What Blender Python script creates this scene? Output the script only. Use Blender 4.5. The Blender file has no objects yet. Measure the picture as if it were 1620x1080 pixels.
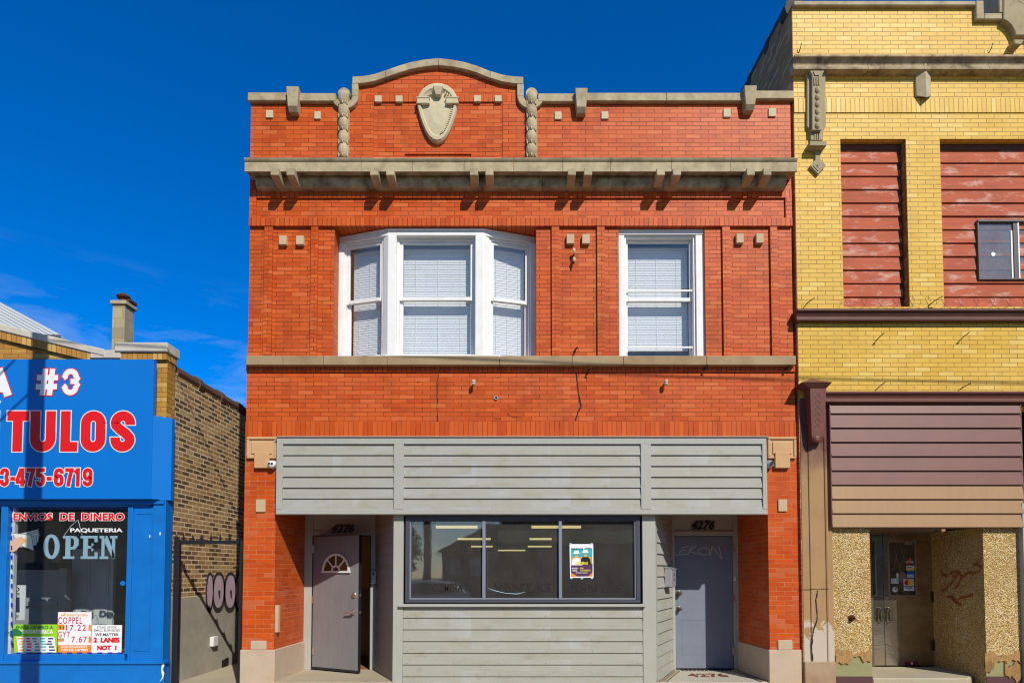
import bpy, bmesh, math, random
from mathutils import Vector, Matrix
random.seed(11)
scene = bpy.context.scene
COL = scene.collection
R_ = math.radians
# ------------------------------------------------------------------ camera numbers
F, CX, CY, HOR = 980.0, 820.0, 867.0, 905.0
TH = math.atan((HOR - CY) / F)
CAMY, CAMZ = -8.47, 1.58
SUN_LAT, SUN_DROP = 0.50, 0.89          # sideways and downward travel of sunlight per metre of depth

def P(u, v, y=0.0):
    """point of the plane at depth y that the photograph shows at pixel u, v"""
    dx = (u - CX) / F; dy = (CY - v) / F
    fy = math.cos(TH) - dy * math.sin(TH)
    fz = math.sin(TH) + dy * math.cos(TH)
    t = (y - CAMY) / fy
    return (t * dx, CAMZ + t * fz)
def X(u, v, y=0.0): return P(u, v, y)[0]
def Z(v, y=0.0): return P(CX, v, y)[1]
def rect(u0, u1, v0, v1, y=0.0):
    vm = (v0 + v1) / 2
    return X(u0, vm, y), X(u1, vm, y), Z(v1, y), Z(v0, y)

# ------------------------------------------------------------------ mesh builder
class MB:
    def __init__(s, M=None):
        s.v = []; s.f = []; s.m = []; s.M = M
    def add(s, pts):
        i = len(s.v)
        for p in pts:
            q = Vector(p)
            if s.M is not None: q = s.M @ q
            s.v.append(tuple(q))
        return i
    def poly(s, pts, mi=0):
        i = s.add(pts); s.f.append(tuple(range(i, i + len(pts)))); s.m.append(mi)
    def loft(s, loops, mi=0, caps=True):
        n = len(loops[0]); idx = [s.add(l) for l in loops]
        for a, b in zip(idx, idx[1:]):
            for k in range(n):
                k2 = (k + 1) % n
                s.f.append((a + k, a + k2, b + k2, b + k)); s.m.append(mi)
        if caps:
            s.f.append(tuple(idx[0] + k for k in reversed(range(n)))); s.m.append(mi)
            s.f.append(tuple(idx[-1] + k for k in range(n))); s.m.append(mi)
    def box(s, x0, x1, y0, y1, z0, z1, mi=0):
        s.loft([[(x0, y0, z0), (x1, y0, z0), (x1, y1, z0), (x0, y1, z0)],
                [(x0, y0, z1), (x1, y0, z1), (x1, y1, z1), (x0, y1, z1)]], mi)
    def xz(s, pts, y0, y1, mi=0):            # outline in X,Z pushed along Y
        s.loft([[(p[0], y0, p[1]) for p in pts], [(p[0], y1, p[1]) for p in pts]], mi)
    def yz(s, pts, x0, x1, mi=0):            # profile in Y,Z pushed along X
        s.loft([[(x0, p[0], p[1]) for p in pts], [(x1, p[0], p[1]) for p in pts]], mi)
    def xy(s, pts, z0, z1, mi=0):            # plan in X,Y pushed along Z
        s.loft([[(p[0], p[1], z0) for p in pts], [(p[0], p[1], z1) for p in pts]], mi)
    def pr(s, u0, u1, v0, v1, y0, y1, mi=0): # box whose front face fills a pixel rectangle
        a, b, c, d = rect(u0, u1, v0, v1, y0); s.box(a, b, y0, y1, c, d, mi)
    def tube(s, pts, r, n=8, mi=0):
        pts = [Vector(p) for p in pts]; loops = []
        for i, p in enumerate(pts):
            a = pts[max(0, i - 1)]; b = pts[min(len(pts) - 1, i + 1)]
            d = (b - a).normalized()
            up = Vector((0, 0, 1)) if abs(d.z) < .9 else Vector((1, 0, 0))
            e1 = d.cross(up).normalized(); e2 = d.cross(e1)
            rr = r[i] if isinstance(r, (list, tuple)) else r
            loops.append([tuple(p + e1 * rr * math.cos(2 * math.pi * k / n) + e2 * rr * math.sin(2 * math.pi * k / n)) for k in range(n)])
        s.loft(loops, mi)
    def ball(s, c, rx, ry, rz, n=12, m=8, mi=0):
        loops = []
        for j in range(m + 1):
            a = math.pi * j / m; a = min(max(a, .06), math.pi - .06)
            loops.append([(c[0] + rx * math.sin(a) * math.cos(2 * math.pi * k / n), c[1] + ry * math.sin(a) * math.sin(2 * math.pi * k / n), c[2] + rz * math.cos(a)) for k in range(n)])
        s.loft(loops, mi)
    def lathe(s, prof, c, axis='y', n=20, mi=0):
        """prof: (radius, offset along axis)"""
        loops = []
        for r, h in prof:
            l = []
            for k in range(n):
                a = 2 * math.pi * k / n; p, q = max(r, 1e-4) * math.cos(a), max(r, 1e-4) * math.sin(a)
                l.append((c[0] + p, c[1] + h, c[2] + q) if axis == 'y' else ((c[0] + p, c[1] + q, c[2] + h) if axis == 'z' else (c[0] + h, c[1] + p, c[2] + q)))
            loops.append(l)
        s.loft(loops, mi)
    def boards(s, x0, x1, z0, z1, n, y, lap=.012, th=.02, mi=0, jit=0.0):
        h = (z1 - z0) / n
        for k in range(n):
            a = z0 + k * h; b = a + h; o = random.uniform(-jit, jit)
            s.yz([(y + th, a), (y - lap + o, a), (y + o * .3, b - .0005), (y + th, b - .0005)], x0, x1, mi)
    def text(s, body, x0, x1, z0, z1, y, bold=0.0, shear=0.0, mi=0, space=1.0, grow=0.0, flat=False):
        cu = bpy.data.curves.new('t', 'FONT'); cu.body = body; cu.size = 1; cu.space_character = space
        cu.shear = shear; cu.resolution_u = 4
        ob = bpy.data.objects.new('t', cu); COL.objects.link(ob)
        def grab(off):
            cu.offset = off
            dg = bpy.context.evaluated_depsgraph_get(); dg.update()
            me = ob.evaluated_get(dg).to_mesh()
            vs = [tuple(v.co) for v in me.vertices]; fs = [tuple(p.vertices) for p in me.polygons]
            ob.evaluated_get(dg).to_mesh_clear()
            return vs, fs
        vs, fs = grab(bold)
        a = min(v[0] for v in vs); b = max(v[0] for v in vs); c = min(v[1] for v in vs); d = max(v[1] for v in vs)
        sx = (x1 - x0) / (b - a); sz = (z1 - z0) / (d - c)
        if grow: vs, fs = grab(bold + grow / sz)
        i = s.add([((x0 + (v[0] - a) * sx), y, z0 + (v[1] - c) * sz) if not flat else ((x0 + (v[0] - a) * sx), z0 + (v[1] - c) * sz, y) for v in vs])
        for f in fs: s.f.append(tuple(i + k for k in f)); s.m.append(mi)
        bpy.data.objects.remove(ob); bpy.data.curves.remove(cu)
    def ptext(s, body, u0, u1, v0, v1, y, **k):
        a, b, c, d = rect(u0, u1, v0, v1, y); s.text(body, a, b, c, d, y, **k)
    def ppoly(s, pts, y, mi=0):
        s.poly([(X(u, v, y), y, Z(v, y)) for u, v in pts], mi)
    def stroke(s, pts, w, y, mi=0):          # flat pen stroke in the X,Z plane
        pts = [Vector(p) for p in pts]; L = []; Rr = []
        for i, p in enumerate(pts):
            a = pts[max(0, i - 1)]; b = pts[min(len(pts) - 1, i + 1)]
            d = (b - a).normalized(); n = Vector((-d.y, d.x)); ww = w[i] if isinstance(w, (list, tuple)) else w
            L.append(p + n * ww / 2); Rr.append(p - n * ww / 2)
        for i in range(len(pts) - 1):
            s.poly([(q.x, y - .00007 * (i % 7), q.y) for q in (L[i], L[i + 1], Rr[i + 1], Rr[i])], mi)
    def build(s, name, mats, parent=None, loc=None, bevel=0.0, smooth=False, seg=1):
        if not isinstance(mats, (list, tuple)): mats = [mats]
        off = Vector((0, 0, 0)); q = parent
        while q is not None: off += q.location; q = q.parent
        if loc is not None: off += Vector(loc)
        bm = bmesh.new()
        vs = [bm.verts.new(Vector(p) - off) for p in s.v]
        for f, m in zip(s.f, s.m):
            try: fc = bm.faces.new([vs[k] for k in f])
            except ValueError: continue
            fc.material_index = m; fc.smooth = smooth
        bmesh.ops.recalc_face_normals(bm, faces=bm.faces)
        uv = bm.loops.layers.uv.new('UVMap')
        bm.normal_update()
        for fc in bm.faces:
            n = fc.normal
            if abs(n.z) > .75: t = Vector((1, 0, 0)); w = Vector((0, 1, 0))
            else:
                t = Vector((-n.y, n.x, 0)).normalized(); w = Vector((0, 0, 1))
            for l in fc.loops:
                p = l.vert.co + off
                l[uv].uv = (p.dot(t), p.dot(w))
        me = bpy.data.meshes.new(name); bm.to_mesh(me); bm.free()
        for m in mats: me.materials.append(m)
        o = bpy.data.objects.new(name, me); COL.objects.link(o)
        if parent is not None: o.parent = parent
        if loc is not None: o.location = loc
        if bevel:
            b = o.modifiers.new('bevel', 'BEVEL'); b.width = bevel; b.segments = seg; b.limit_method = 'ANGLE'; b.angle_limit = R_(40)
        return o

def tag(o, label=None, cat=None, group=None, kind=None):
    if label: o['label'] = label
    if cat: o['category'] = cat
    if group: o['group'] = group
    if kind: o['kind'] = kind
    return o
def thing(name, label, cat, loc=(0, 0, 0), group=None):
    o = bpy.data.objects.new(name, None); COL.objects.link(o); o.location = loc
    o.empty_display_size = .2
    return tag(o, label, cat, group)

# ------------------------------------------------------------------ materials
class N:
    """small node helper"""
    def __init__(s, name):
        s.mat = bpy.data.materials.new(name); s.mat.use_nodes = True
        s.nt = s.mat.node_tree; s.nt.nodes.clear()
        s.out = s.nt.nodes.new('ShaderNodeOutputMaterial')
        s.b = s.nt.nodes.new('ShaderNodeBsdfPrincipled')
        s.nt.links.new(s.b.outputs[0], s.out.inputs[0])
    def new(s, t, **k):
        n = s.nt.nodes.new(t)
        for a, v in k.items(): setattr(n, a, v)
        return n
    def link(s, a, b): s.nt.links.new(a, b)
    def set(s, i, v):
        if hasattr(v, 'is_output'): s.link(v, i)
        else: i.default_value = v
    def uv(s, sx=1, sy=1, ox=0, oy=0):
        t = s.new('ShaderNodeTexCoord'); m = s.new('ShaderNodeMapping')
        s.link(t.outputs['UV'], m.inputs[0]); m.inputs['Scale'].default_value = (sx, sy, 1); m.inputs['Location'].default_value = (ox, oy, 0)
        return m.outputs[0]
    def objc(s, sx=1, sy=1, sz=1):
        t = s.new('ShaderNodeTexCoord'); m = s.new('ShaderNodeMapping')
        s.link(t.outputs['Object'], m.inputs[0]); m.inputs['Scale'].default_value = (sx, sy, sz)
        return m.outputs[0]
    def noise(s, vec, scale, detail=4, rough=.55, dist=0):
        n = s.new('ShaderNodeTexNoise'); s.link(vec, n.inputs['Vector'])
        n.inputs['Scale'].default_value = scale; n.inputs['Detail'].default_value = detail
        n.inputs['Roughness'].default_value = rough; n.inputs['Distortion'].default_value = dist
        return n.outputs[0]
    def ramp(s, fac, stops):
        r = s.new('ShaderNodeValToRGB'); s.link(fac, r.inputs[0]); e = r.color_ramp.elements
        while len(e) < len(stops): e.new(.5)
        for el, (p, c) in zip(e, stops):
            el.position = p; el.color = (c, c, c, 1) if isinstance(c, (int, float)) else (*c, 1)
        return r.outputs[0]
    def mix(s, fac, a, b, blend='MIX'):
        m = s.new('ShaderNodeMix', data_type='RGBA', blend_type=blend)
        s.set(m.inputs[0], fac)
        for sock, val in ((m.inputs[6], a), (m.inputs[7], b)):
            if hasattr(val, 'is_output'): s.link(val, sock)
            else: sock.default_value = (*val, 1)
        return m.outputs[2]
    def math(s, op, a, b=0.0):
        m = s.new('ShaderNodeMath', operation=op); s.set(m.inputs[0], a); s.set(m.inputs[1], b); return m.outputs[0]
    def bump(s, h, strength=.5, dist=.01):
        n = s.new('ShaderNodeBump'); s.link(h, n.inputs['Height']); n.inputs['Strength'].default_value = strength; n.inputs['Distance'].default_value = dist
        s.link(n.outputs[0], s.b.inputs['Normal'])
    def fin(s, col, rough=.8, spec=.3, metal=0):
        if hasattr(col, 'is_output'): s.link(col, s.b.inputs['Base Color'])
        else: s.b.inputs['Base Color'].default_value = (*col, 1)
        s.set(s.b.inputs['Roughness'], rough)
        s.b.inputs['Specular IOR Level'].default_value = spec; s.b.inputs['Metallic'].default_value = metal
        return s.mat

def mul(c, k): return tuple(min(1, x * k) for x in c)

def brick(name, c1, c2, rare, rare_amt, joint, joint2, bw=.216, bh=.0605, ms=.0042, rough=.46, spec=.16, stand=False,
          oy=0.0, dirt=.25, dirtcol=(.05, .02, .01), fade=None, bumpy=.5, off=.5):
    n = N(name)
    vec = n.uv(1, 1, .03, oy)
    # slightly wavering joints
    wob = n.noise(vec, 9, 2)
    w2 = n.new('ShaderNodeVectorMath', operation='SCALE'); 
    cc = n.new('ShaderNodeCombineXYZ'); n.link(n.math('SUBTRACT', wob, .5), cc.inputs[0]); n.link(n.math('SUBTRACT', n.noise(vec, 7, 2), .5), cc.inputs[1])
    n.link(cc.outputs[0], w2.inputs[0]); w2.inputs['Scale'].default_value = .006
    ad = n.new('ShaderNodeVectorMath', operation='ADD'); n.link(vec, ad.inputs[0]); n.link(w2.outputs[0], ad.inputs[1])
    vec2 = ad.outputs[0]
    def bt(v, a, b, m, bias=0):
        t = n.new('ShaderNodeTexBrick'); n.link(v, t.inputs['Vector'])
        t.inputs['Scale'].default_value = 1
        t.inputs['Color1'].default_value = (*a, 1); t.inputs['Color2'].default_value = (*b, 1); t.inputs['Mortar'].default_value = (*m, 1)
        t.inputs['Mortar Size'].default_value = ms; t.inputs['Mortar Smooth'].default_value = .3; t.inputs['Bias'].default_value = bias
        t.inputs['Brick Width'].default_value = bh if stand else bw; t.inputs['Row Height'].default_value = 40.0 if stand else bh
        t.offset = 0 if stand else off; t.offset_frequency = 2; t.squash = 1
        return t
    if stand:
        vec2m = n.new('ShaderNodeVectorMath', operation='ADD'); n.link(vec2, vec2m.inputs[0]); vec2m.inputs[1].default_value = (0, 13, 0); vec2 = vec2m.outputs[0]
    A = bt(vec2, c1, c2, c1)
    sh = n.new('ShaderNodeVectorMath', operation='ADD'); n.link(vec2, sh.inputs[0])
    sh.inputs[1].default_value = ((bh if stand else bw) * 40, 0 if stand else bh * 60, 0)
    B = bt(sh.outputs[0], (0, 0, 0), (1, 1, 1), (0, 0, 0))
    pick = n.ramp(B.outputs[0], [(max(0, 1 - rare_amt - .02), 0.0), (1 - rare_amt, 1.0)])
    col = n.mix(pick, A.outputs[0], rare)
    grain = n.noise(n.uv(1, 1), 60, 3)
    col = n.mix(n.math('MULTIPLY', n.math('SUBTRACT', grain, .35), .35), col, mul(c1, .45))
    big = n.noise(n.uv(1, 1.4), 1.1, 5, .6)
    if fade: col = n.mix(n.ramp(big, [(.45, 0.0), (.75, .6)]), col, fade)
    dn = n.ramp(n.noise(n.uv(2.2, .8, 3, 1), 1.3, 6, .65), [(.5, 0.0), (.8, 1.0)])
    col = n.mix(n.math('MULTIPLY', dn, dirt), col, dirtcol)
    jn = n.ramp(n.noise(n.uv(1, 1, 7, 2), 4.5, 3), [(.35, 0.0), (.62, 1.0)])
    jc = n.mix(jn, joint, joint2)
    col = n.mix(A.outputs['Fac'], col, jc)
    h = n.math('SUBTRACT', n.math('MULTIPLY', grain, .25), A.outputs['Fac'])
    n.bump(h, bumpy, .006)
    return n.fin(col, n.math('ADD', n.math('MULTIPLY', grain, .2), rough - .1), spec)

def stone(name, c, dark=None, amt=.5, scale=3.0, rough=.85, streak=False, bump=.35, speck=.3):
    n = N(name); dark = dark or mul(c, .45)
    v = n.objc(1, 1, .25 if streak else 1)
    a = n.ramp(n.noise(v, scale, 7, .65, .3), [(.38, 0.0), (.72, 1.0)])
    col = n.mix(n.math('MULTIPLY', a, amt), c, dark)
    g = n.noise(n.objc(), 45, 4, .7)
    col = n.mix(n.math('MULTIPLY', g, speck), col, mul(c, .55))
    n.bump(g, bump, .006)
    return n.fin(col, rough, .25)

def painted(name, c, c2=None, amt=.35, sx=1, sy=14, rough=.55, scale=2.2, bump=.1, spec=.35, chip=None, chip_amt=0.0, chip_scale=3, chip_soft=.04, chip_max=1.0):
    n = N(name); c2 = c2 or mul(c, .6)
    a = n.noise(n.uv(sx, sy), scale, 6, .6)
    col = n.mix(n.math('MULTIPLY', n.ramp(a, [(.35, 0.0), (.7, 1.0)]), amt), c, c2)
    b = n.noise(n.uv(1, 1, 4, 9), 1.6, 5)
    col = n.mix(n.math('MULTIPLY', n.ramp(b, [(.45, 0.0), (.75, 1.0)]), amt * .6), col, mul(c2, .8))
    if chip:
        k = n.ramp(n.noise(n.uv(1, 2.5, 2, 5), chip_scale, 8, .7, .4), [(.62 - chip_amt, 0.0), (.62 - chip_amt + chip_soft, chip_max)])
        col = n.mix(k, col, chip)
    n.bump(a, bump, .004)
    return n.fin(col, rough, spec)

def plain(name, c, rough=.6, spec=.4, metal=0, var=.12):
    n = N(name)
    a = n.noise(n.objc(), 6, 4)
    col = n.mix(n.math('MULTIPLY', a, var * 2), c, mul(c, .5))
    return n.fin(col, rough, spec, metal)

def glass(name, tint=(.9, .92, .92), dust=.02, refl=1.0, dustcol=(.5, .48, .45)):
    n = N(name); n.nt.nodes.remove(n.b)
    ge = n.new('ShaderNodeNewGeometry'); dt = n.new('ShaderNodeVectorMath', operation='DOT_PRODUCT')
    n.link(ge.outputs['Normal'], dt.inputs[0]); n.link(ge.outputs['Incoming'], dt.inputs[1])
    one = n.math('SUBTRACT', 1.0, n.math('ABSOLUTE', dt.outputs['Value']))
    f2 = n.math('MULTIPLY', n.math('ADD', n.math('MULTIPLY', n.math('POWER', one, 5.0), .95), .045), refl)
    tr = n.new('ShaderNodeBsdfTransparent'); tr.inputs[0].default_value = (*tint, 1)
    gl = n.new('ShaderNodeBsdfGlossy'); gl.inputs['Roughness'].default_value = .015
    # old panes are not quite flat
    bp = n.new('ShaderNodeBump'); n.link(n.noise(n.uv(1, 1), 1.2, 2), bp.inputs['Height']); bp.inputs['Strength'].default_value = .05; bp.inputs['Distance'].default_value = .05
    n.link(bp.outputs[0], gl.inputs['Normal'])
    df = n.new('ShaderNodeBsdfDiffuse'); df.inputs[0].default_value = (*dustcol, 1)
    m1 = n.new('ShaderNodeMixShader'); n.link(f2, m1.inputs[0]); n.link(tr.outputs[0], m1.inputs[1]); n.link(gl.outputs[0], m1.inputs[2])
    m2 = n.new('ShaderNodeMixShader')
    d = n.math('MULTIPLY', n.ramp(n.noise(n.uv(1, .6), 3.0, 6, .7), [(.3, .35), (.75, 1.0)]), dust)
    n.link(d, m2.inputs[0]); n.link(m1.outputs[0], m2.inputs[1]); n.link(df.outputs[0], m2.inputs[2])
    n.link(m2.outputs[0], n.out.inputs[0])
    return n.mat

def emit(name, c, s):
    n = N(name); n.nt.nodes.remove(n.b)
    e = n.new('ShaderNodeEmission'); e.inputs[0].default_value = (*c, 1); e.inputs[1].default_value = s
    n.link(e.outputs[0], n.out.inputs[0]); return n.mat

RED1, RED2 = (.62, .115, .018), (.48, .064, .007)
M = {}
M['red'] = brick('red_brick', RED1, RED2, (.62, .135, .034), .08, (.10, .018, .006), (.30, .06, .016), oy=.02, fade=(.58, .12, .045), dirt=.4)
M['red_low'] = brick('red_brick_light_joints', (.58, .088, .008), (.46, .060, .008), (.52, .115, .038), .12, (.55, .22, .11), (.42, .10, .035), ms=.0042, bh=.063, bw=.222, fade=(.58, .13, .04))
M['red_soldier'] = brick('red_soldier_course', RED1, RED2, (.56, .095, .016), .12, (.11, .020, .008), (.36, .07, .025), stand=True, bh=.066)
M['red_header'] = brick('red_header_course', RED1, RED2, (.56, .095, .016), .12, (.09, .018, .008), (.25, .045, .02), stand=True, bh=.066, ms=.005)
YEL1, YEL2 = (.735, .455, .068), (.655, .385, .052)
M['yellow'] = brick('yellow_brick', YEL1, YEL2, (.76, .52, .13), .09, (.28, .16, .035), (.38, .25, .06), bw=.220, bh=.063, ms=.0052, fade=(.78, .54, .15), dirt=.22, dirtcol=(.2, .12, .04))
M['yellow_soldier'] = brick('yellow_soldier_course', YEL1, YEL2, (.78, .55, .17), .14, (.26, .145, .03), (.36, .24, .06), stand=True, bh=.066, ms=.0052, fade=(.78, .54, .15), dirt=.15, dirtcol=(.2, .12, .04))
M['side_brick'] = brick('dark_side_brick', (.58, .27, .13), (.44, .21, .11), (.64, .34, .18), .2, (.14, .09, .06), (.2, .13, .08), bw=.21, bh=.07, spec=.04, rough=.9)
M['common'] = brick('common_brick', (.50, .33, .155), (.28, .14, .065), (.13, .08, .052), .34, (.74, .60, .38), (.56, .44, .26), bw=.205, bh=.068, ms=.0115, dirt=.3, dirtcol=(.06, .04, .025), bumpy=1.0)
M['tan_brick'] = brick('tan_brick', (.52, .28, .06), (.40, .19, .04), (.58, .36, .11), .2, (.2, .1, .035), (.28, .15, .05), bw=.21, bh=.068, dirt=.3, bumpy=.9)
M['tan_soldier'] = brick('tan_soldier_course', (.52, .28, .06), (.40, .19, .04), (.58, .36, .11), .2, (.2, .1, .035), (.28, .15, .05), stand=True, bh=.07, bumpy=.9)
M['lime'] = stone('weathered_limestone', (.52, .43, .28), (.15, .105, .06), .68, 4.5)
M['lime_dirty'] = stone('stained_limestone', (.50, .39, .25), (.055, .032, .016), 1.0, 5.5, streak=False, speck=.4)
M['lime_pale'] = stone('pale_carved_stone', (.62, .54, .37), (.42, .34, .2), .5, 5)
M['block'] = stone('buff_block', (.58, .44, .28), (.45, .30, .17), .5, 6, bump=.15)
M['capital'] = stone('painted_buff_stone', (.60, .37, .19), (.52, .26, .11), .5, 5, bump=.12, speck=.15)
M['sill'] = stone('brown_sill_stone', (.42, .31, .18), (.24, .14, .075), .8, 1.6)
M['plinth'] = stone('pink_grey_plinth_stone', (.55, .42, .33), (.46, .36, .22), .8, 3.5)
M['greystone'] = stone('grey_carved_stone', (.42, .345, .215), (.22, .17, .10), .5, 4)
M['concrete'] = stone('concrete', (.46, .40, .29), (.33, .28, .20), .6, 1.2, speck=.35)
M['cement'] = stone('cement_render', (.40, .375, .315), (.24, .215, .17), .85, 1.4, speck=.2)
M['white_stone'] = stone('chalky_white_coping', (.62, .57, .49), (.38, .33, .27), .7, 3)
M['clad_'] = painted('grey_green_board_paint', (.37, .362, .315), (.335, .30, .215), .75, .8, 9)
M['clad_trim'] = painted('grey_green_trim_paint', (.39, .388, .355), (.345, .335, .285), .4, 6, 2)
M['clad_warm'] = painted('taupe_board_paint', (.32, .27, .235), (.25, .2, .165), .4, 1.2, 22)
M['white_paint'] = painted('white_window_paint', (.80, .80, .81), (.62, .58, .48), .3, 3, 3, chip=(.5, .42, .26), chip_amt=-.07, chip_scale=5)
M['blind'] = plain('blind_slats', (.90, .91, .90), .6, .3, var=.04)
M['pane'] = glass('window_glass', (.96, .97, .98), .02, 2.4)
M['store_pane'] = glass('storefront_glass', (.88, .87, .85), .075, 2.8)
M['shop_pane'] = glass('shop_glass', (.90, .93, .93), .03, 1.2)
M['dark_metal'] = plain('dark_window_metal', (.060, .062, .085), .45, .5)
M['alu'] = plain('dull_aluminium', (.27, .29, .36), .4, .5, .3)
M['black'] = plain('black_iron', (.012, .012, .016), .5, .5)
M['rust'] = plain('rusty_iron', (.09, .035, .02), .85, .2)
M['dark'] = plain('dark_interior', (.030, .026, .023), .9, .1)
M['dark2'] = plain('dim_brown_interior', (.045, .034, .024), .9, .1)
M['door_grey'] = painted('slate_door_paint', (.185, .21, .275), (.14, .155, .205), .35, 2, 2, rough=.5)
M['door_mauve'] = painted('faded_mauve_door_paint', (.235, .228, .238), (.175, .165, .17), .5, 12, 1, rough=.5)
M['chrome'] = plain('brushed_nickel', (.6, .57, .5), .3, .5, .9)
M['white'] = plain('white_plastic', (.78, .78, .76), .4, .5)
M['grey_plastic'] = plain('grey_metal', (.42, .43, .45), .4, .5, .4)
M['blue'] = painted('bright_blue_paint', (.004, .17, .58), (.003, .11, .40), .45, 2, 2, rough=.45)
def _clad():
    n = N('grey_green_board_paint')
    a = n.noise(n.uv(.8, 9), 2.2, 6, .6)
    col = n.mix(n.math('MULTIPLY', n.ramp(a, [(.35, 0.0), (.7, 1.0)]), .45), (.365, .362, .325), (.335, .318, .265))
    # touched-up patches of cooler paint, yellowed damp stains, weather grain
    t = n.new('ShaderNodeTexBrick'); n.link(n.uv(1, 1, .1, .05), t.inputs['Vector']); t.offset = .0
    for k, v in (('Scale', 1), ('Mortar Size', 0), ('Brick Width', .27), ('Row Height', .148)): t.inputs[k].default_value = v
    t.inputs['Color1'].default_value = (0, 0, 0, 1); t.inputs['Color2'].default_value = (1, 1, 1, 1)
    wide = n.ramp(n.noise(n.uv(1, .25, 3, 0), 1.5, 3), [(.42, 0.0), (.6, 1.0)])
    pt = n.math('MULTIPLY', n.ramp(t.outputs[0], [(.62, 0.0), (.72, .8)]), wide)
    col = n.mix(pt, col, (.41, .42, .43))
    st = n.ramp(n.noise(n.uv(1, 2.2, 5, 1), 3.2, 6, .7), [(.52, 0.0), (.78, .75)])
    col = n.mix(st, col, (.27, .22, .12))
    g = n.noise(n.uv(3, 120), 3, 3)
    col = n.mix(n.math('MULTIPLY', g, .22), col, (.2, .19, .15))
    n.bump(n.math('ADD', n.math('MULTIPLY', g, .4), a), .25, .004)
    return n.fin(col, .6, .3)
M['clad'] = _clad()
M['blue_sign'] = painted('bright_blue_signboard', (.003, .165, .60), (.003, .145, .53), .2, 1, 1, rough=.35)
M['vred'] = plain('red_vinyl', (.72, .010, .012), .35, .4, var=.05)
M['vwhite'] = plain('white_vinyl', (.82, .82, .85), .4, .4, var=.04)
M['vblack'] = plain('black_vinyl', (.015, .015, .02), .4, .4)
M['vnavy'] = plain('navy_ink', (.02, .03, .12), .5, .3)
M['vgreen'] = plain('lime_green_print', (.30, .62, .03), .4, .4, var=.04)
M['vdgreen'] = plain('dark_green_print', (.02, .18, .05), .4, .4)
M['vorange'] = plain('orange_print', (.85, .25, .02), .4, .4, var=.05)
M['vamber'] = plain('amber_print', (.80, .40, .06), .4, .4)
M['vyellow'] = plain('yellow_print', (.85, .70, .03), .4, .4)
M['vteal'] = plain('teal_print', (.03, .45, .45), .4, .4)
M['vpurple'] = plain('plum_print', (.10, .035, .10), .4, .4)
M['vcrimson'] = plain('crimson_ink', (.55, .01, .06), .4, .4)
M['vlblue'] = plain('pale_blue_acrylic', (.42, .64, .80), .35, .5, var=.05)
M['vskin'] = plain('printed_skin', (.68, .42, .33), .5, .3)
M['vmint'] = plain('printed_banknote', (.68, .72, .66), .5, .3)
M['vgreyink'] = plain('grey_ink', (.22, .23, .24), .5, .3)
M['brown_metal'] = painted('maroon_sheet_siding', (.20, .088, .072), (.15, .07, .058), .35, 2, 3, rough=.5)
M['tan_metal'] = painted('tan_painted_siding', (.37, .215, .10), (.30, .17, .085), .4, 6, 1, rough=.5)
M['maroon'] = painted('maroon_cornice_paint', (.125, .045, .035), (.06, .02, .016), .6, 2, 5, chip=(.42, .33, .22), chip_amt=-.14, chip_scale=4)
M['iron_brown'] = painted('maroon_iron_paint', (.17, .06, .045), (.10, .035, .028), .5, 3, 3)
M['old_red'] = painted('weathered_red_boards', (.48, .098, .040), (.28, .068, .036), .7, 1.0, 9, rough=.75, scale=2.5, chip=(.62, .42, .34), chip_amt=.10, chip_scale=2.6, chip_soft=.16, chip_max=.75)
M['steel'] = None
M['mint_wood'] = painted('green_backing_board', (.29, .29, .14), (.2, .17, .08), .5, 2, 6)
M['tan_wall'] = painted('hall_wall_paint', (.88, .68, .24), (.8, .58, .18), .3, 2, 2)
M['wood_floor'] = painted('hall_wood_floor', (.36, .16, .05), (.2, .09, .03), .5, 3, 20)
M['gap_shade'] = plain('painted_gap_shade', (.03, .025, .022), .9, .1)  # near-black colour standing for the shade inside cracks and the hole
M['scratch'] = plain('pale_scratch', (.62, .61, .60), .8, .1)
M['bleach'] = plain('faint_chalk', (.44, .20, .12), .8, .1)
M['spray_purple'] = stone('lilac_spray_paint', (.50, .38, .46), (.38, .26, .33), .6, 6, speck=.15, bump=.3)
M['spray_black'] = stone('black_spray_paint', (.035, .03, .032), (.09, .07, .06), .5, 8, speck=.2, bump=.3)
M['spray_orange'] = stone('orange_spray_paint', (.46, .15, .045), (.36, .17, .06), .6, 9, speck=.4, bump=.3)
M['tube'] = emit('warm_fluorescent_diffuser', (1.0, .84, .36), 1.05)
M['led'] = plain('blue_led_tape', (.03, .03, .55), .3, .5)
M['asphalt'] = stone('asphalt', (.055, .054, .052), (.035, .034, .033), .6, .6)
def _steel():
    n = N('worn_stainless_steel')
    a = n.noise(n.uv(.6, 1.2), 2.2, 4, .6, .5); g = n.noise(n.uv(2, 60), 4, 3)
    col = n.mix(n.ramp(a, [(.35, 0.0), (.7, 1.0)]), (.58, .53, .46), (.40, .31, .21))
    n.bump(n.math('ADD', n.math('MULTIPLY', a, 1.0), n.math('MULTIPLY', g, .01)), .25, .03)
    return n.fin(col, n.math('ADD', n.math('MULTIPLY', g, .10), .13), .5, .92)
M['steel'] = _steel()
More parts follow.
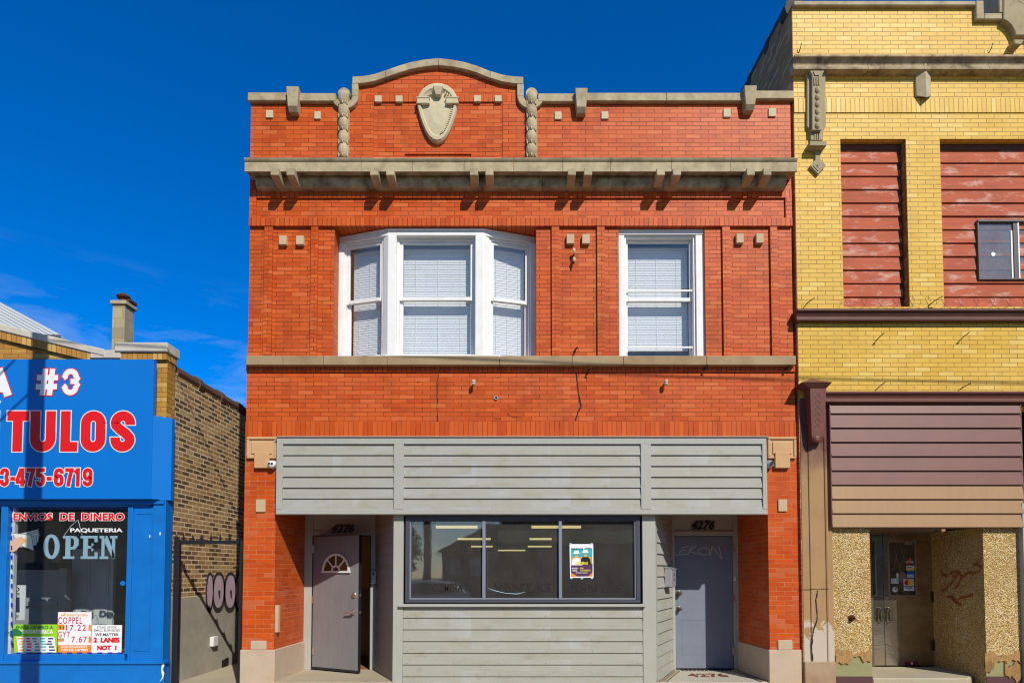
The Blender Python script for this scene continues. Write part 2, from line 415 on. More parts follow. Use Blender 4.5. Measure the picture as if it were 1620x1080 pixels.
def _pebble():
    n = N('pebble_dash'); v = n.objc()
    vo = n.new('ShaderNodeTexVoronoi'); n.link(v, vo.inputs['Vector']); vo.inputs['Scale'].default_value = 78
    sep = n.new('ShaderNodeSeparateColor'); n.link(vo.outputs['Color'], sep.inputs[0])
    c = n.ramp(sep.outputs[0], [(0.0, (.36, .19, .05)), (.3, (.62, .39, .11)), (.6, (.74, .53, .2)), (.86, (.84, .68, .40)), (1.0, (.93, .86, .70))])
    d = n.ramp(vo.outputs['Distance'], [(.45, 0.0), (.75, 1.0)])
    c = n.mix(n.math('MULTIPLY', d, .8), c, (.17, .09, .03))
    big = n.ramp(n.noise(v, 1.6, 5), [(.45, 0.0), (.7, .45)])
    c = n.mix(big, c, (.40, .24, .08))
    n.bump(n.math('SUBTRACT', 1.0, vo.outputs['Distance']), 1.0, .012)
    return n.fin(c, .75, .3)
M['pebble'] = _pebble()
def _gradpost():
    n = N('two_tone_post_paint'); t = n.new('ShaderNodeTexCoord'); s = n.new('ShaderNodeSeparateXYZ'); n.link(t.outputs['UV'], s.inputs[0])
    a = n.noise(n.uv(1, 1), 3, 5)
    h = n.math('ADD', s.outputs[1], n.math('MULTIPLY', n.math('SUBTRACT', a, .5), .7))
    f = n.new('ShaderNodeMapRange'); n.link(h, f.inputs[0]); f.inputs[1].default_value = 2.85; f.inputs[2].default_value = 3.25
    c = n.mix(f.outputs[0], (.38, .225, .105), (.155, .062, .05))
    c = n.mix(n.math('MULTIPLY', n.ramp(n.noise(n.uv(3, 1), 2, 6), [(.45, 0.0), (.75, 1.0)]), .4), c, (.22, .13, .07))
    k = n.new('ShaderNodeMapRange'); n.link(n.math('ADD', s.outputs[1], n.math('MULTIPLY', n.math('SUBTRACT', n.noise(n.uv(1, 1), 4.5, 6, .6, .6), .5), 1.1)), k.inputs[0])
    k.inputs[1].default_value = .86; k.inputs[2].default_value = .84
    c = n.mix(k.outputs[0], c, (.50, .42, .34))
    n.bump(a, .3, .01)
    return n.fin(c, .7, .3)
M['post'] = _gradpost()
def _mosaic(name, c, g):
    n = N(name); t = n.new('ShaderNodeTexBrick'); n.link(n.uv(), t.inputs['Vector']); t.offset = .5
    for k, val in (('Scale', 1), ('Mortar Size', .0018), ('Brick Width', .022), ('Row Height', .022)): t.inputs[k].default_value = val
    t.inputs['Color1'].default_value = (*c, 1); t.inputs['Color2'].default_value = (*mul(c, .85), 1); t.inputs['Mortar'].default_value = (*g, 1)
    col = n.mix(n.math('MULTIPLY', n.noise(n.uv(), 3, 5), .35), t.outputs[0], mul(c, .55))
    return n.fin(col, .55, .4)
M['mosaic'] = _mosaic('white_mosaic_tile', (.60, .56, .46), (.38, .35, .28))
M['mosaic_red'] = _mosaic('brick_red_mosaic_tile', (.24, .055, .03), (.14, .05, .03))
M['mosaic_dark'] = _mosaic('dark_mosaic_tile', (.055, .045, .045), (.1, .09, .08))
# =================================================================== RED BUILDING
XL, XR = X(390.5, 560), X(1257, 560)
RD = 1.07                                     # depth of the two doorways
GZ = 0.10                                     # doorway floor level
red = thing('brick_building', 'two-storey red brick shop building with arched parapet, bay window and grey boarded ground floor', 'building', ((XL + XR) / 2, 0, 0))
RZ = 0.035
XLi, XRi = XL + .3, XR - .3
w = MB()   # mats: 0 running, 1 soldier, 2 header, 3 light-joint running
def wr(u0, u1, v0, v1, y, mi=0, back=.34):
    a, b, c, d = rect(u0, u1, v0, v1, 0.0)
    if u0 == 'L': pass
    w.box(a, b, y, back, c, d, mi)
def wz(x0, x1, v0, v1, y, mi=0, back=.34):
    w.box(x0, x1, y, back, Z(v1), Z(v0), mi)
def xf(u, v=450): return X(u, v)
# parapet
gx0, gx1 = X(558, 200), X(827, 200)
wz(XL, gx0, 158, 249, 0); wz(gx1, XR, 156, 249, 0)
OUT = [(557, 121), (575, 120), (592, 117), (610, 111), (630, 104), (650, 98), (672, 94), (693, 92), (714, 94), (735, 98), (755, 104), (775, 112), (795, 118), (812, 120.5), (828, 121.5)]
CY_ = -.06
outp = [P(u, v, CY_) for u, v in OUT]
TH_C = Z(92, CY_) - Z(103.5, CY_)
inn = [(x, z - TH_C) for x, z in outp]
arch = [(gx0, Z(150)), *[(min(max(x, gx0), gx1), z + .03) for x, z in inn], (gx1, Z(150))]
w.xz(arch, 0, .3, 0)
wz(gx0, gx1, 150, 161, -.002, 1, .3)
pa, pb = X(591, 200), X(795, 200)
wz(gx0, pa, 161, 249, 0, 0, .3); wz(pb, gx1, 161, 249, 0, 0, .3)
ca, cb = X(640, 245), X(745, 245)
wz(pa, pb, 161, 242, .018, 0, .3)
wz(pa, ca, 242, 249, .018, 0, .3); wz(cb, pb, 242, 249, .018, 0, .3); wz(ca, cb, 242, 249, .04, 0, .3)
# behind the cornice
wz(XL, XR, 249, 300, .01)
# frieze
wz(XL, XR, 300, 312.5, 0, 2)
fa, fb = X(405, 330), X(1243, 330)
wz(XL, fa, 312.5, 345, 0); wz(fa, fb, 312.5, 345, .028); wz(fb, XR, 312.5, 345, 0)
wz(XL, XR, 345, 357.5, -.008, 2)
# piers of the upper storey
B0, B1 = xf(527, 460), xf(848.5, 460)
W0, W1 = xf(980, 460), xf(1117, 460)
cuts = [(XL, xf(417), RZ), (xf(417), xf(430), 0), (xf(430), xf(491), RZ), (xf(491), xf(502), 0), (xf(502), B0, RZ),
        (B1, xf(873), RZ), (xf(873), xf(885), 0), (xf(885), xf(945), RZ), (xf(945), xf(957), 0), (xf(957), W0, RZ),
        (W1, xf(1144), RZ), (xf(1144), xf(1156), 0), (xf(1156), xf(1220), RZ), (xf(1220), xf(1231), 0), (xf(1231), XR, RZ)]
for a, b, y in cuts: wz(a, b, 357.5, 564, y)
# below the sill
wz(XL, XR, 564, 577, .05)
wz(XL, XR, 577, 588, -.012, 2)
wz(XL, XR, 588, 667, .012)
wz(XL, XR, 667, 691, -.004, 1)
# lintel behind the boarded fascia, piers with splayed inner faces
PLa, PLb = X(435, 900), X(482.5, 950, RD)
PRa, PRb = X(1216, 900), X(1166.5, 950, RD)
zb = Z(813); zl = Z(691); zp = Z(1027)
w.box(PLa, PRa, .03, .14, zb + .001, zl, 0); w.box(PLa, PRa, .14, RD + .12, zb + .22, zl, 0)
zpl = zp - .001
w.xy([(XL, 0), (PLa, 0), (PLb, RD + .12), (XL, RD + .12)], zpl, zl, 3)
w.xy([(PRa, 0), (XR, 0), (XR, RD + .12), (PRb, RD + .12)], zpl, zl, 3)
w.build('brick_wall', [M['red'], M['red_soldier'], M['red_header'], M['red_low']], red)
# side and rear walls, roof and the floor slab between the storeys
s = MB(); DEEP = 28
s.box(XL, XLi, RD + .12, DEEP, 0, zl); s.box(XRi, XR, RD + .12, DEEP, 0, zl)
s.box(XL, XLi, .34, DEEP, zl, Z(165)); s.box(XRi, XR, .34, DEEP, zl, Z(165))
s.box(XLi, XRi, DEEP - .3, DEEP, 0, Z(165))
s.build('side_wall', M['common'], red)
s = MB(); s.box(XLi, XRi, .34, DEEP - .3, Z(255), Z(250)); s.build('roof', M['dark'], red)
# plinth
s = MB()
e = .018
s.xy([(XL - e, -e), (PLa + e, -e), (PLb + e, RD + .03), (XL - e, RD + .03)], 0, zp); s.build('plinth', M['plinth'], red, bevel=.008); s = MB()
s.xy([(PRa - e, -e), (XR + e, -e), (XR + e, RD + .03), (PRb - e, RD + .03)], 0, zp)
s.build('plinth', M['plinth'], red, bevel=.008)
for u0, u1, v0, v1 in ((396, 421, 1013, 1027), (1231, 1254, 1012, 1027)):
    s = MB(); s.pr(u0, u1, v0, v1 + .4, -.022, .02); s.build('plinth_block', M['plinth'], red, bevel=.006)
# stone blocks let into the brickwork
BL = [(426, 180, 11, 12, 0), (502, 182, 10, 12, 0), (598, 156, 11, 10, 0), (631, 156, 11, 10, 0), (755, 155.5, 11, 10, 0), (788, 155.5, 11, 10, 0),
      (883, 182.5, 11, 12, 0), (957, 182, 11, 12, 0), (1150.5, 178.5, 11.5, 13, 0), (1222, 177.5, 11.5, 13, 0),
      (447, 379.5, 12, 14, 1), (474, 379.5, 12, 14, 1), (902.5, 377.5, 12, 15, 1), (927, 377.5, 12, 15, 1), (1171, 376.5, 11.5, 15, 1), (1202.5, 376.5, 11.5, 15, 1),
      (412, 799.5, 15, 20, 2), (1238.5, 799, 14, 19, 2)]
for u, v, a, b, k in BL:
    y = -.022
    s = MB(); s.pr(u - a / 2, u + a / 2, v - b / 2, v + b / 2, y, .06)
    s.build('stone_block', M['lime_pale'] if k == 0 else M['block'], red, bevel=.004)
# capitals of the piers
for side in (0, 1):
    s = MB()
    u0, u1 = ((390.5, 438) if side == 0 else (1214.5, 1259.5))
    a, b, c, d = rect(u0, u1, 691, 725, -.03); s.box(a, b, -.03, .05, c, d)
    f = .035; s.box(a, b, -.05, -.03, d - f, d); s.box(a, b, -.042, -.03, c, c + .025)
    s.box(a, a + f, -.045, -.03, c + .025, d - f); s.box(b - f, b, -.045, -.03, c + .025, d - f)
    s.box(a + .065, b - .065, -.044, -.03, c + .06, d - .07)
    u0, u1 = ((402, 425.5) if side == 0 else (1226.5, 1250))
    a, b, c, d = rect(u0, u1, 715, 740, -.055); s.box(a, b, -.06, .02, c, d)
    s.build('pier_capital', M['capital'], red, bevel=.006)
# broken sign bracket on the left splay
Ms = Matrix.Translation((PLa, 0, 0)) @ Matrix.Rotation(math.atan2(RD + .12, PLb - PLa), 4, 'Z')
s = MB(Ms); s.box(.02, .09, -.045, .0, Z(1000), Z(957)); s.build('stone_slip', M['block'], red, bevel=.004)
s = MB(Ms)
for pts in ([(.42, 1.30), (.55, 1.31)], [(.48, 1.30), (.47, 1.08), (.50, 1.04)], [(.58, 1.22), (.57, 1.08)], [(.72, 1.22), (.65, 1.18), (.64, 1.08), (.70, 1.03), (.78, 1.08)]):
    s.stroke(pts, .008, -.002)
s.build('chalk_tag', M['bleach'], red)
# window sill band, with its joints
js = [389, 447, 511, 612, 790, 905, 986, 1118, 1259.5]
s = MB()
for a, b in zip(js, js[1:]):
    x0, x1 = X(a, 570, -.09), X(b, 570, -.09)
    j = random.uniform(-.003, .003)
    s.yz([(-.09 + j, Z(577, -.09)), (-.09 + j, Z(562.5, -.09)), (.05, Z(562.5, -.09) + .012), (.05, Z(577, -.09)), ], x0 + .002, x1 - .002)
    s.box(x0 + .002, x1 - .002, .05, .33, Z(577, -.09), Z(562.5, -.09) + .010)
s.build('sill_band', M['sill'], red, bevel=.006)
SILLZ = Z(562.5, -.09) + .012

# cornice
zt = Z(249.5, -.260); z1 = Z(253.5, -.260); z2 = Z(271.5, -.235); zbm = Z(300, -.05)
xc0, xc1 = X(385.5, 250, -.260), X(1262.5, 250, -.260)
s = MB()
jo = [xc0] + [X(u, 262, -.235) for u in (571, 652, 734, 812, 890, 966, 1062, 1156)] + [xc1]
for i, (a, b) in enumerate(zip(jo, jo[1:])):
    l = .02 if i == 0 else 0; r = .02 if i == len(jo) - 2 else 0
    s.yz([(.01, zt), (-.260, zt), (-.265, zt - .012), (-.248, z1), (-.235, z1 - .004), (-.235, z2), (-.21, z2), (-.21, z2 + .03), (.01, z2 + .03)], a + .0015, b - .0015)
fas = s.build('cornice', M['lime'], red, bevel=.004)
s = MB()
prof = [(.0, z2 + .03)]
zm = z2 + .028
prof = [(.012, zm), (-.115, zm), (-.118, zm - .05)]
for k in range(7):
    a = k / 6 * math.pi * .5
    prof.append((-.06 - .058 * math.cos(a), zm - .05 - (zm - .05 - zbm) * math.sin(a)))
prof.append((.012, zbm))
mo = [xc0 + .10] + [X(u, 292, -.1) for u in (478, 590, 668, 762, 858, 962, 1050, 1140, 1200)] + [xc1 - .10]
for a, b in zip(mo, mo[1:]): s.yz(prof, a + .002, b - .002)
s.build('bed_moulding', M['lime_dirty'], fas)
s = MB(); s.box(xc0 + .02, xc1 - .02, -.209, -.116, z2 + .02, z2 + .029); s.build('soffit', M['lime_dirty'], fas)
for u in (436.4, 461.4, 593, 618, 750, 774.4, 904.3, 929.9, 1044.3, 1069.8, 1186, 1212):
    x = X(u, 270, -.260); hw = .054
    s = MB()
    s.yz([(-.305, Z(265.5, -.305)), (-.305, Z(277, -.305)), (-.08, zbm + .005), (-.08, z2 + .04), (-.225, z2 + .04), (-.225, Z(265.5, -.305))], x - hw, x + hw)
    s.build('bracket', M['lime'], fas, bevel=.005)

# coping
def seg_coping(us, v0, v1):
    s = MB()
    for a, b in zip(us, us[1:]):
        x0, x1 = X(a, v0, CY_), X(b, v0, CY_)
        s.box(x0 + .002, x1 - .002, CY_, .34, Z(v1, CY_), Z(v0, CY_))
    return s
def join(a_, b_):
    o = len(a_.v); a_.v += b_.v; a_.f += [tuple(i + o for i in f) for f in b_.f]; a_.m += b_.m; return a_
join(seg_coping([391.5, 453], 146, 159), seg_coping([473, 531], 147, 160)).build('coping', M['lime'], red, bevel=.008)
join(join(seg_coping([851, 912], 147.5, 160.5), seg_coping([928, 1054, 1180], 146.5, 159.5)), seg_coping([1195, 1256.5], 143, 156)).build('coping', M['lime'], red, bevel=.008)
s = MB()
for i0, i1 in ((0, 3), (3, 7), (7, 11), (11, 14)):
    pts = outp[i0:i1 + 1]
    ptsd = [(x, z - TH_C) for x, z in pts]
    def tr(l, d): return [(x + (d if k == 0 else (-d if k == len(l) - 1 else 0)), z) for k, (x, z) in enumerate(l)]
    s.xz(tr(pts, .002) + tr(ptsd, .002)[::-1], CY_, .34)
for u0, u1 in ((556.5, 566.5), (818, 828.5)):
    a, b, c, d = rect(u0, u1, 132, 151.5, CY_ + .005); s.box(a, b, CY_ + .005, .34, c, d)
for cu, sg in ((545.5, 1), (839.5, -1)):
    cx, cz = P(cu, 151, CY_ + .005); k = 114.
    ro, ri = 21.5 / k, 11.5 / k; o_, i_ = [], []
    for j in range(13):
        a = R_(0 - j * 152 / 12); o_.append((cx + sg * ro * math.cos(a), cz + ro * math.sin(a))); i_.append((cx + sg * ri * math.cos(a), cz + ri * math.sin(a)))
    s.xz(o_ + i_[::-1], CY_ + .005, .34)
s.build('gable_coping', M['lime'], red, bevel=.006)
for (u, v0, v1) in ((462.7, 138, 174.5), (919.7, 140.5, 176), (1187, 136.5, 172)):
    a, b, c, d = rect(u - 10, u + 10, v0, v1, -.12); q = .026
    s = MB(); s.loft([[(a + q, -.075, c), (b - q, -.075, c), (b - q, .12, c), (a + q, .12, c)], [(a + q * .8, -.125, c + .06), (b - q * .8, -.125, c + .06), (b - q * .8, .12, c + .06), (a + q * .8, .12, c + .06)],
                      [(a, -.14, d), (b, -.14, d), (b, .34, d), (a, .34, d)]])
    s.build('keystone', M['lime'], red, bevel=.008)
# carved drops beside the gable
for u in (543.5, 841):
    s = MB(); s.pr(u - 9, u + 9, 168, 249, -.012, .03)
    dr = s.build('carved_drop', M['greystone'], red, bevel=.004)
    for k in range(5):
        v = 156 + k * 20.6; x, z = P(u, v, -.04)
        s = MB(); s.ball((x, -.02, z), .080, .080, .122, 14, 10)
        for dx in (-.052, 0, .052):
            s.loft([[(x + dx - .020, -.085 + abs(dx) * .5, z - .035), (x + dx + .020, -.085 + abs(dx) * .5, z - .035), (x + dx + .02, -.03, z - .05), (x + dx - .02, -.03, z - .05)],
                    [(x + dx * 1.15 - .003, -.095 + abs(dx) * .5, z - .105), (x + dx * 1.15 + .003, -.095 + abs(dx) * .5, z - .105), (x + dx * 1.15 + .003, -.03, z - .11), (x + dx * 1.15 - .003, -.03, z - .11)]])
        if k == 0: s.lathe([(.0, -.035), (.078, -.035), (.085, -.02), (.085, .06), (0, .06)], (x, -.0, z + .085), 'y', 20)
        s.build('leaf_bud', M['lime'], dr)
# cartouche
def shield(k, cu=692.3, cv=181, y=0.0):
    pts = []
    hs = [(-1.0, -.32), (-.985, -.42), (-.90, -.60), (-.72, -.79), (-.45, -.93), (-.2, -.985), (0, -1), (.2, -.985), (.45, -.93), (.72, -.79), (.90, -.60), (.985, -.42), (1, -.32),
          (.93, -.1), (.84, .15), (.72, .4), (.56, .66), (.38, .86), (.2, .96), (0, 1), (-.2, .96), (-.38, .86), (-.56, .66), (-.72, .4), (-.84, .15), (-.93, -.1)]
    return [P(cu + 33 * a * k, cv + 47 * b * k + (1 - k) * 3, y) for a, b in hs]
s = MB()
s.loft([[(x, .03, z) for x, z in shield(1)], [(x, -.028, z) for x, z in shield(1)], [(x, -.055, z) for x, z in shield(.94)], [(x, -.058, z) for x, z in shield(.82)],
        [(x, -.022, z) for x, z in shield(.73)], [(x, -.040, z) for x, z in shield(.35)]])
ct = s.build('cartouche', M['lime_pale'], red)
for u in (669, 715):
    s = MB(); s.pr(u - 9.5, u + 9.5, 154, 162, -.072, -.02); s.pr(u - 10.5, u + 10.5, 152.5, 155, -.08, -.02); s.pr(u - 10.5, u + 10.5, 161, 163.5, -.08, -.02)
    s.build('collar', M['lime_pale'], ct, bevel=.006)
s = MB(); a, b, c, d = rect(685, 700, 133, 148, -.12); s.loft([[(a + .03, -.1, c), (b - .03, -.1, c), (b - .03, -.02, c), (a + .03, -.02, c)], [(a, -.13, d - .03), (b, -.13, d - .03), (b, -.02, d - .03), (a, -.02, d - .03)], [(a, -.11, d), (b, -.11, d), (b, -.02, d), (a, -.02, d)]])
s.build('crest', M['lime_pale'], ct, bevel=.006)
s = MB()
for k in range(3):
    for sg in (-1, 1):
        u = 692.3 + sg * (12 + k * 3.2); v = 147 + k * 1.9
        s.pr(u - .8, u + .8, v - 1.8, v + 1.6, -.064, -.03)
s.build('dentils', M['lime_pale'], ct); s = MB()
ed_ = shield(.76)[13:19]
for (xa_, za_), (xb_, zb_) in zip(ed_, ed_[1:]):
    for q_ in (.0, .33, .67):
        xx, zz = xa_ + (xb_ - xa_) * q_, za_ + (zb_ - za_) * q_
        s.box(xx - .018, xx + .012, -.066, -.03, zz - .009, zz + .009)
s.build('dentils', M['lime_pale'], ct)

# ------------------------------------------------------------------ windows
def blind_mb(Mx, x0, x1, z0, z1, y):
    b = MB(Mx); b.box(x0, x1, y - .012, y + .03, z1 - .04, z1)
    n = int((z1 - z0 - .05) / .036)
    for k in range(n):
        za = z1 - .045 - (k + 1) * .036
        b.yz([(y - .0025, za), (y + .0025, za + .0362), (y + .0045, za + .0362), (y - .0005, za)], x0 + .004, x1 - .004)
    b.box(x0 + .004, x1 - .004, y - .01, y + .012, z1 - .045 - (n + 1) * .036 + .010, z1 - .045 - n * .036)
    for t in (.18, .5, .82):
        xx = x0 + (x1 - x0) * t; b.box(xx - .002, xx + .002, y - .013, y - .011, za, z1)
    return b
def sash_pair(Mx, x0, x1, z0, z1, zmid, parent, y=.0, st=.045, blind=True, bdrop=0.0, raised=0.0):
    """a double-hung light in the frame Mx: upper sash outside, lower sash behind it"""
    for nm, a, b, yy in (('upper_sash', zmid - .03, z1, y), ('lower_sash', z0 + raised, zmid + .035, y + .038)):
        f = MB(Mx)
        f.box(x0, x0 + st, yy, yy + .035, a, b); f.box(x1 - st, x1, yy, yy + .035, a, b)
        f.box(x0 + st, x1 - st, yy + .001, yy + .034, b - (.04 if nm == 'upper_sash' else .045), b)
        f.box(x0 + st, x1 - st, yy - (.012 if nm == 'upper_sash' else -.001), yy + .034, a, a + (.05 if nm == 'upper_sash' else .06))
        f.build(nm, M['white_paint'], parent, bevel=.003)
        g = MB(Mx); g.box(x0 + st, x1 - st, yy + .016, yy + .020, a + .05, b - .04); g.build('pane', M['pane'], parent)
    if blind:
        blind_mb(Mx, x0 + .02, x1 - .02, z0 + .01 + bdrop, z1 - .03, y + .16).build('blind', M['blind'], parent)
zh = Z(357.6)
yc, ys = .06, .29
zsl = SILLZ
cl, cr = X(616, 460, yc), X(762.5, 460, yc)
jl, jr = X(539, 460, ys), X(845, 460, ys)
hd = Z(372.5, yc)
f = MB()
hb = .17
f.xy([(jl - .05, ys), (cl - .02, yc), (cr + .02, yc), (jr + .05, ys), (jr + .05, ys + .3), (jl - .05, ys + .3)], hd, zh - .002)
f.xy([(jl - .05, ys - .015), (cl - .025, yc - .018), (cr + .025, yc - .018), (jr + .05, ys - .015), (jr + .05, ys), (cr + .02, yc), (cl - .02, yc), (jl - .05, ys)], zh - .03, zh - .004)
zb0 = zsl + .05
f.xy([(jl - .05, ys - .02), (cl - .03, yc - .02), (cr + .03, yc - .02), (jr + .05, ys - .02), (jr + .05, ys + .12), (jl - .05, ys + .12)], zsl - .004, zb0)
hw = .095
for cx, sg in ((cl, -1), (cr, 1)):
    f.xy([(cx - sg * hw, yc - .012), (cx + sg * .02, yc - .016), (cx + sg * hw * 1.05, yc + .05), (cx + sg * hw, yc + .2), (cx - sg * hw, yc + .16)][::sg], zb0, hd)
f.box(jl - .06, jl + .055, ys - .03, ys + .2, zb0, hd); f.box(jr - .055, jr + .06, ys - .03, ys + .2, zb0, hd)
bay = f.build('bay_window', M['white_paint'], red, bevel=.006)
# centre light
Mc = Matrix.Translation((cl + hw, yc + .085, 0)); wc = cr - cl - 2 * hw
def light_trim(Mx, w_, z0, z1, parent):
    f = MB(Mx)
    f.box(-.004, .03, -.01, .07, z0, z1); f.box(w_ - .03, w_ + .004, -.01, .07, z0, z1); f.box(.03, w_ - .03, -.009, .07, z1 - .035, z1)
    f.build('frame', M['white_paint'], parent, bevel=.003)
light_trim(Mc, wc, zb0, hd, bay)
sash_pair(Mc, .03, wc - .03, zb0, hd - .035, Z(470, .11), bay, .012, bdrop=.05)
# side lights
for sg in (-1, 1):
    if sg < 0: pa_, pb_ = Vector((jl + .05, ys + .01)), Vector((cl - hw * .95, yc + .075))
    else: pa_, pb_ = Vector((cr + hw * .95, yc + .075)), Vector((jr - .05, ys + .01))
    d = pb_ - pa_; L = d.length
    Mx = Matrix.Translation((pa_.x, pa_.y, 0)) @ Matrix.Rotation(math.atan2(d.y, d.x), 4, 'Z')
    light_trim(Mx, L, zb0, hd, bay)
    sash_pair(Mx, .03, L - .03, zb0, hd - .035, Z(470, .11), bay, .012, bdrop=.02)
# single window
yw = .10
f = MB(); x0, x1 = W0, W1; ztp = zh
zi = Z(372.5, yw); jw = .085
f.box(x0 - .02, x1 + .02, yw - .03, yw + .14, zi, ztp - .002); f.box(x0 - .02, x0 + jw, yw - .02, yw + .14, zsl - .003, zi); f.box(x1 - jw * 1.35, x1 + .02, yw - .02, yw + .14, zsl - .003, zi)
f.box(x0 + jw, x1 - jw * 1.35, yw + .02, yw + .14, zsl - .003, zsl + .03)
f.box(x0 + jw, x0 + jw + .03, yw + .01, yw + .12, zsl + .03, zi); f.box(x1 - jw * 1.35 - .03, x1 - jw * 1.35, yw + .01, yw + .12, zsl + .03, zi); f.box(x0 + jw + .03, x1 - jw * 1.35 - .03, yw + .01, yw + .12, zi - .03, zi)
sw = f.build('sash_window', M['white_paint'], red, bevel=.005)
Mx = Matrix.Translation((x0 + jw, yw + .075, 0)); ww = x1 - jw * 1.35 - (x0 + jw)
sash_pair(Mx, .03, ww - .03, zsl + .03, zi - .03, Z(470, yw), sw, 0, st=.035, bdrop=.16)
f = MB(Mx)
for za, zb_ in ((Z(459, yw), Z(456.5, yw)), (Z(549, yw), Z(546.5, yw))): f.box(.0, ww, -.045, -.025, za, zb_)
f.box(0, .015, -.045, -.025, Z(549, yw), Z(456.5, yw)); f.box(ww - .015, ww, -.045, -.025, Z(549, yw), Z(456.5, yw))
f.build('screen_frame', M['white_paint'], sw)
# dark room behind the upper windows
s = MB(); s.box(XLi, XRi, 2.2, 2.3, zl + .1, Z(255)); s.box(XLi, XRi, .34, DEEP - .3, Z(690), Z(675)); s.build('interior_wall', M['dark2'], red)

# ------------------------------------------------------------------ boarded fascia
yf = -.10
s = MB()
a0, a1 = X(437, 750, yf), X(1213.5, 750, yf)
zt_, zb_ = Z(691.5, yf), Z(813, yf)
def fx(u, v=750): return X(u, v, yf)
s.box(a0, a1, yf, .03, Z(702, yf), zt_)
s.box(a0, a1, yf, .03, zb_, Z(805, yf))
s.box(a0 - .012, a1 + .012, yf - .02, .0, zt_, zt_ + .012)
st = [(437, 447), (623, 638.5), (1014, 1030), (1206.5, 1213.5)]
for u0, u1 in st: s.box(fx(u0) if u0 != 437 else a0, fx(u1) if u1 != 1213.5 else a1, yf - .003, .03, Z(805, yf), Z(702, yf))
s.box(a0 + .01, a1 - .01, .01, .03, zb_ , zt_); s.box(PLa + .004, PRa - .002, -.004, .028, zb_ + .002, zt_ - .004)
fa_ = s.build('boarded_fascia', M['clad_trim'], red, bevel=.003)
for u0, u1 in ((447, 623), (638.5, 1014), (1030, 1206.5)):
    s = MB(); s.boards(fx(u0), fx(u1), Z(805, yf), Z(702, yf), 6, yf + .030, lap=.022, th=.03, jit=.002); s.build('board_panel', M['clad'], fa_)

# ------------------------------------------------------------------ central shopfront
x0, x1 = X(622, 900), X(1037.5, 900)
xb0, xb1 = X(594.5, 900, RD), X(1063, 900, RD)
s = MB()
s.box(x0, X(637.5, 950), 0, .06, 0, zb); s.box(X(1017, 950), x1, 0, .06, 0, zb)
s.box(X(637.5, 950), X(1017, 950), .0, .05, Z(815), zb)
s.box(X(637.5, 950), X(1017, 950), .045, .08, 0, Z(955))
front = s.build('shopfront', M['clad_trim'], red, bevel=.003)
s = MB(); s.boards(X(637.5, 1010), X(1017, 1010), Z(958) - 9 * .1585, Z(958), 9, .018, lap=.018, th=.028, jit=.002)
for k in range(10):
    for u in (646, 720, 790, 862, 936, 1008):
        x_ = X(u + random.uniform(-2, 2), 1000); zz = Z(958) - k * .1585 + .02; s.lathe([(0, 0), (.0045, 0), (.0045, -.002), (0, -.002)], (x_, .002, zz), 'y', 6, mi=1)
s.build('board_panel', [M['clad'], M['rust']], front)
s = MB(); s.box(X(630, 955, -.05), X(1022, 955, -.05), -.05, .05, Z(959.5, -.05), Z(955, -.05)); s.build('window_sill', M['clad_trim'], front, bevel=.004)
# splayed boarded cheeks
for side in (0, 1):
    p0, p1 = (Vector((x0, .06)), Vector((xb0, RD))) if side == 0 else (Vector((x1, .06)), Vector((xb1, RD)))
    d = p1 - p0; Mx = Matrix.Translation((p0.x, p0.y, 0)) @ Matrix.Rotation(math.atan2(d.y, d.x), 4, 'Z')
    if side == 0: Mx = Matrix.Translation((p1.x, p1.y, 0)) @ Matrix.Rotation(math.atan2(-d.y, -d.x), 4, 'Z')
    s = MB(Mx); L = d.length
    s.boards(.06, L - .06, GZ, GZ + 16 * .1585, 16, 0, lap=.022, th=.05)
    s.box(0, .06, -.018, .05, GZ, zb + .22); s.box(L - .06, L, -.018, .05, GZ, zb + .22)
    s.box(.06, L - .06, -.006, .05, GZ + 16 * .1585, zb + .22)
    s.build('cheek_boards', M['clad_warm'] if side == 0 else M['clad'], front)
# shop window
wx0, wx1, wz0, wz1 = rect(641.5, 1012.5, 815, 953, .01)
fw = .055
s = MB()
s.box(wx0, wx1, -.006, .09, wz1 - .075, wz1); s.box(wx0, wx1, -.006, .09, wz0, wz0 + .045)
s.box(wx0, wx0 + fw, -.006, .09, wz0 + .045, wz1 - .075); s.box(wx1 - fw, wx1, -.006, .09, wz0 + .045, wz1 - .075)
win = s.build('shop_window', M['dark_metal'], red, bevel=.003)
ml = [X(765.5, 880, .01), X(886.5, 880, .01)]
s = MB()
for m in ml: s.box(m - .021, m + .021, .0, .07, wz0 + .045, wz1 - .075)
s.box(wx0 + fw, wx0 + fw + .018, .01, .05, wz0 + .045, wz1 - .075); s.box(wx1 - fw - .018, wx1 - fw, .01, .05, wz0 + .045, wz1 - .075)
s.box(wx0 + fw, wx1 - fw, .012, .05, wz0 + .045, wz0 + .065)
s.build('mullions', M['alu'], win, bevel=.002)
e_ = [wx0 + fw] + ml + [wx1 - fw]
for a, b in zip(e_, e_[1:]):
    s = MB(); s.box(a, b, .045, .051, wz0 + .045, wz1 - .075); s.build('pane', M['store_pane'], win)
s = MB()
gz0, gz1 = Z(936), Z(922); GHOST = plain('old_lettering_shadow', (.026, .023, .021), .7, .2)
for body, u0, u1 in (('COMPRA Y', 684, 742), ('VENTAS', 780, 872), ('RENTAS', 906, 986)): 
    s = MB(); s.text(body, X(u0, 930), X(u1, 930), gz0, gz1, .0435, bold=.02); s.build('ghost_lettering', GHOST, win)
# crack scratch on the middle pane
s = MB(); pts = [P(u, v) for u, v in ((772, 930), (783, 934), (800, 938), (818, 939), (831, 936))]; s.stroke(pts, [.003, .008, .006, .008, .003], .0432); s.build('scratch', M['vlblue'], win)
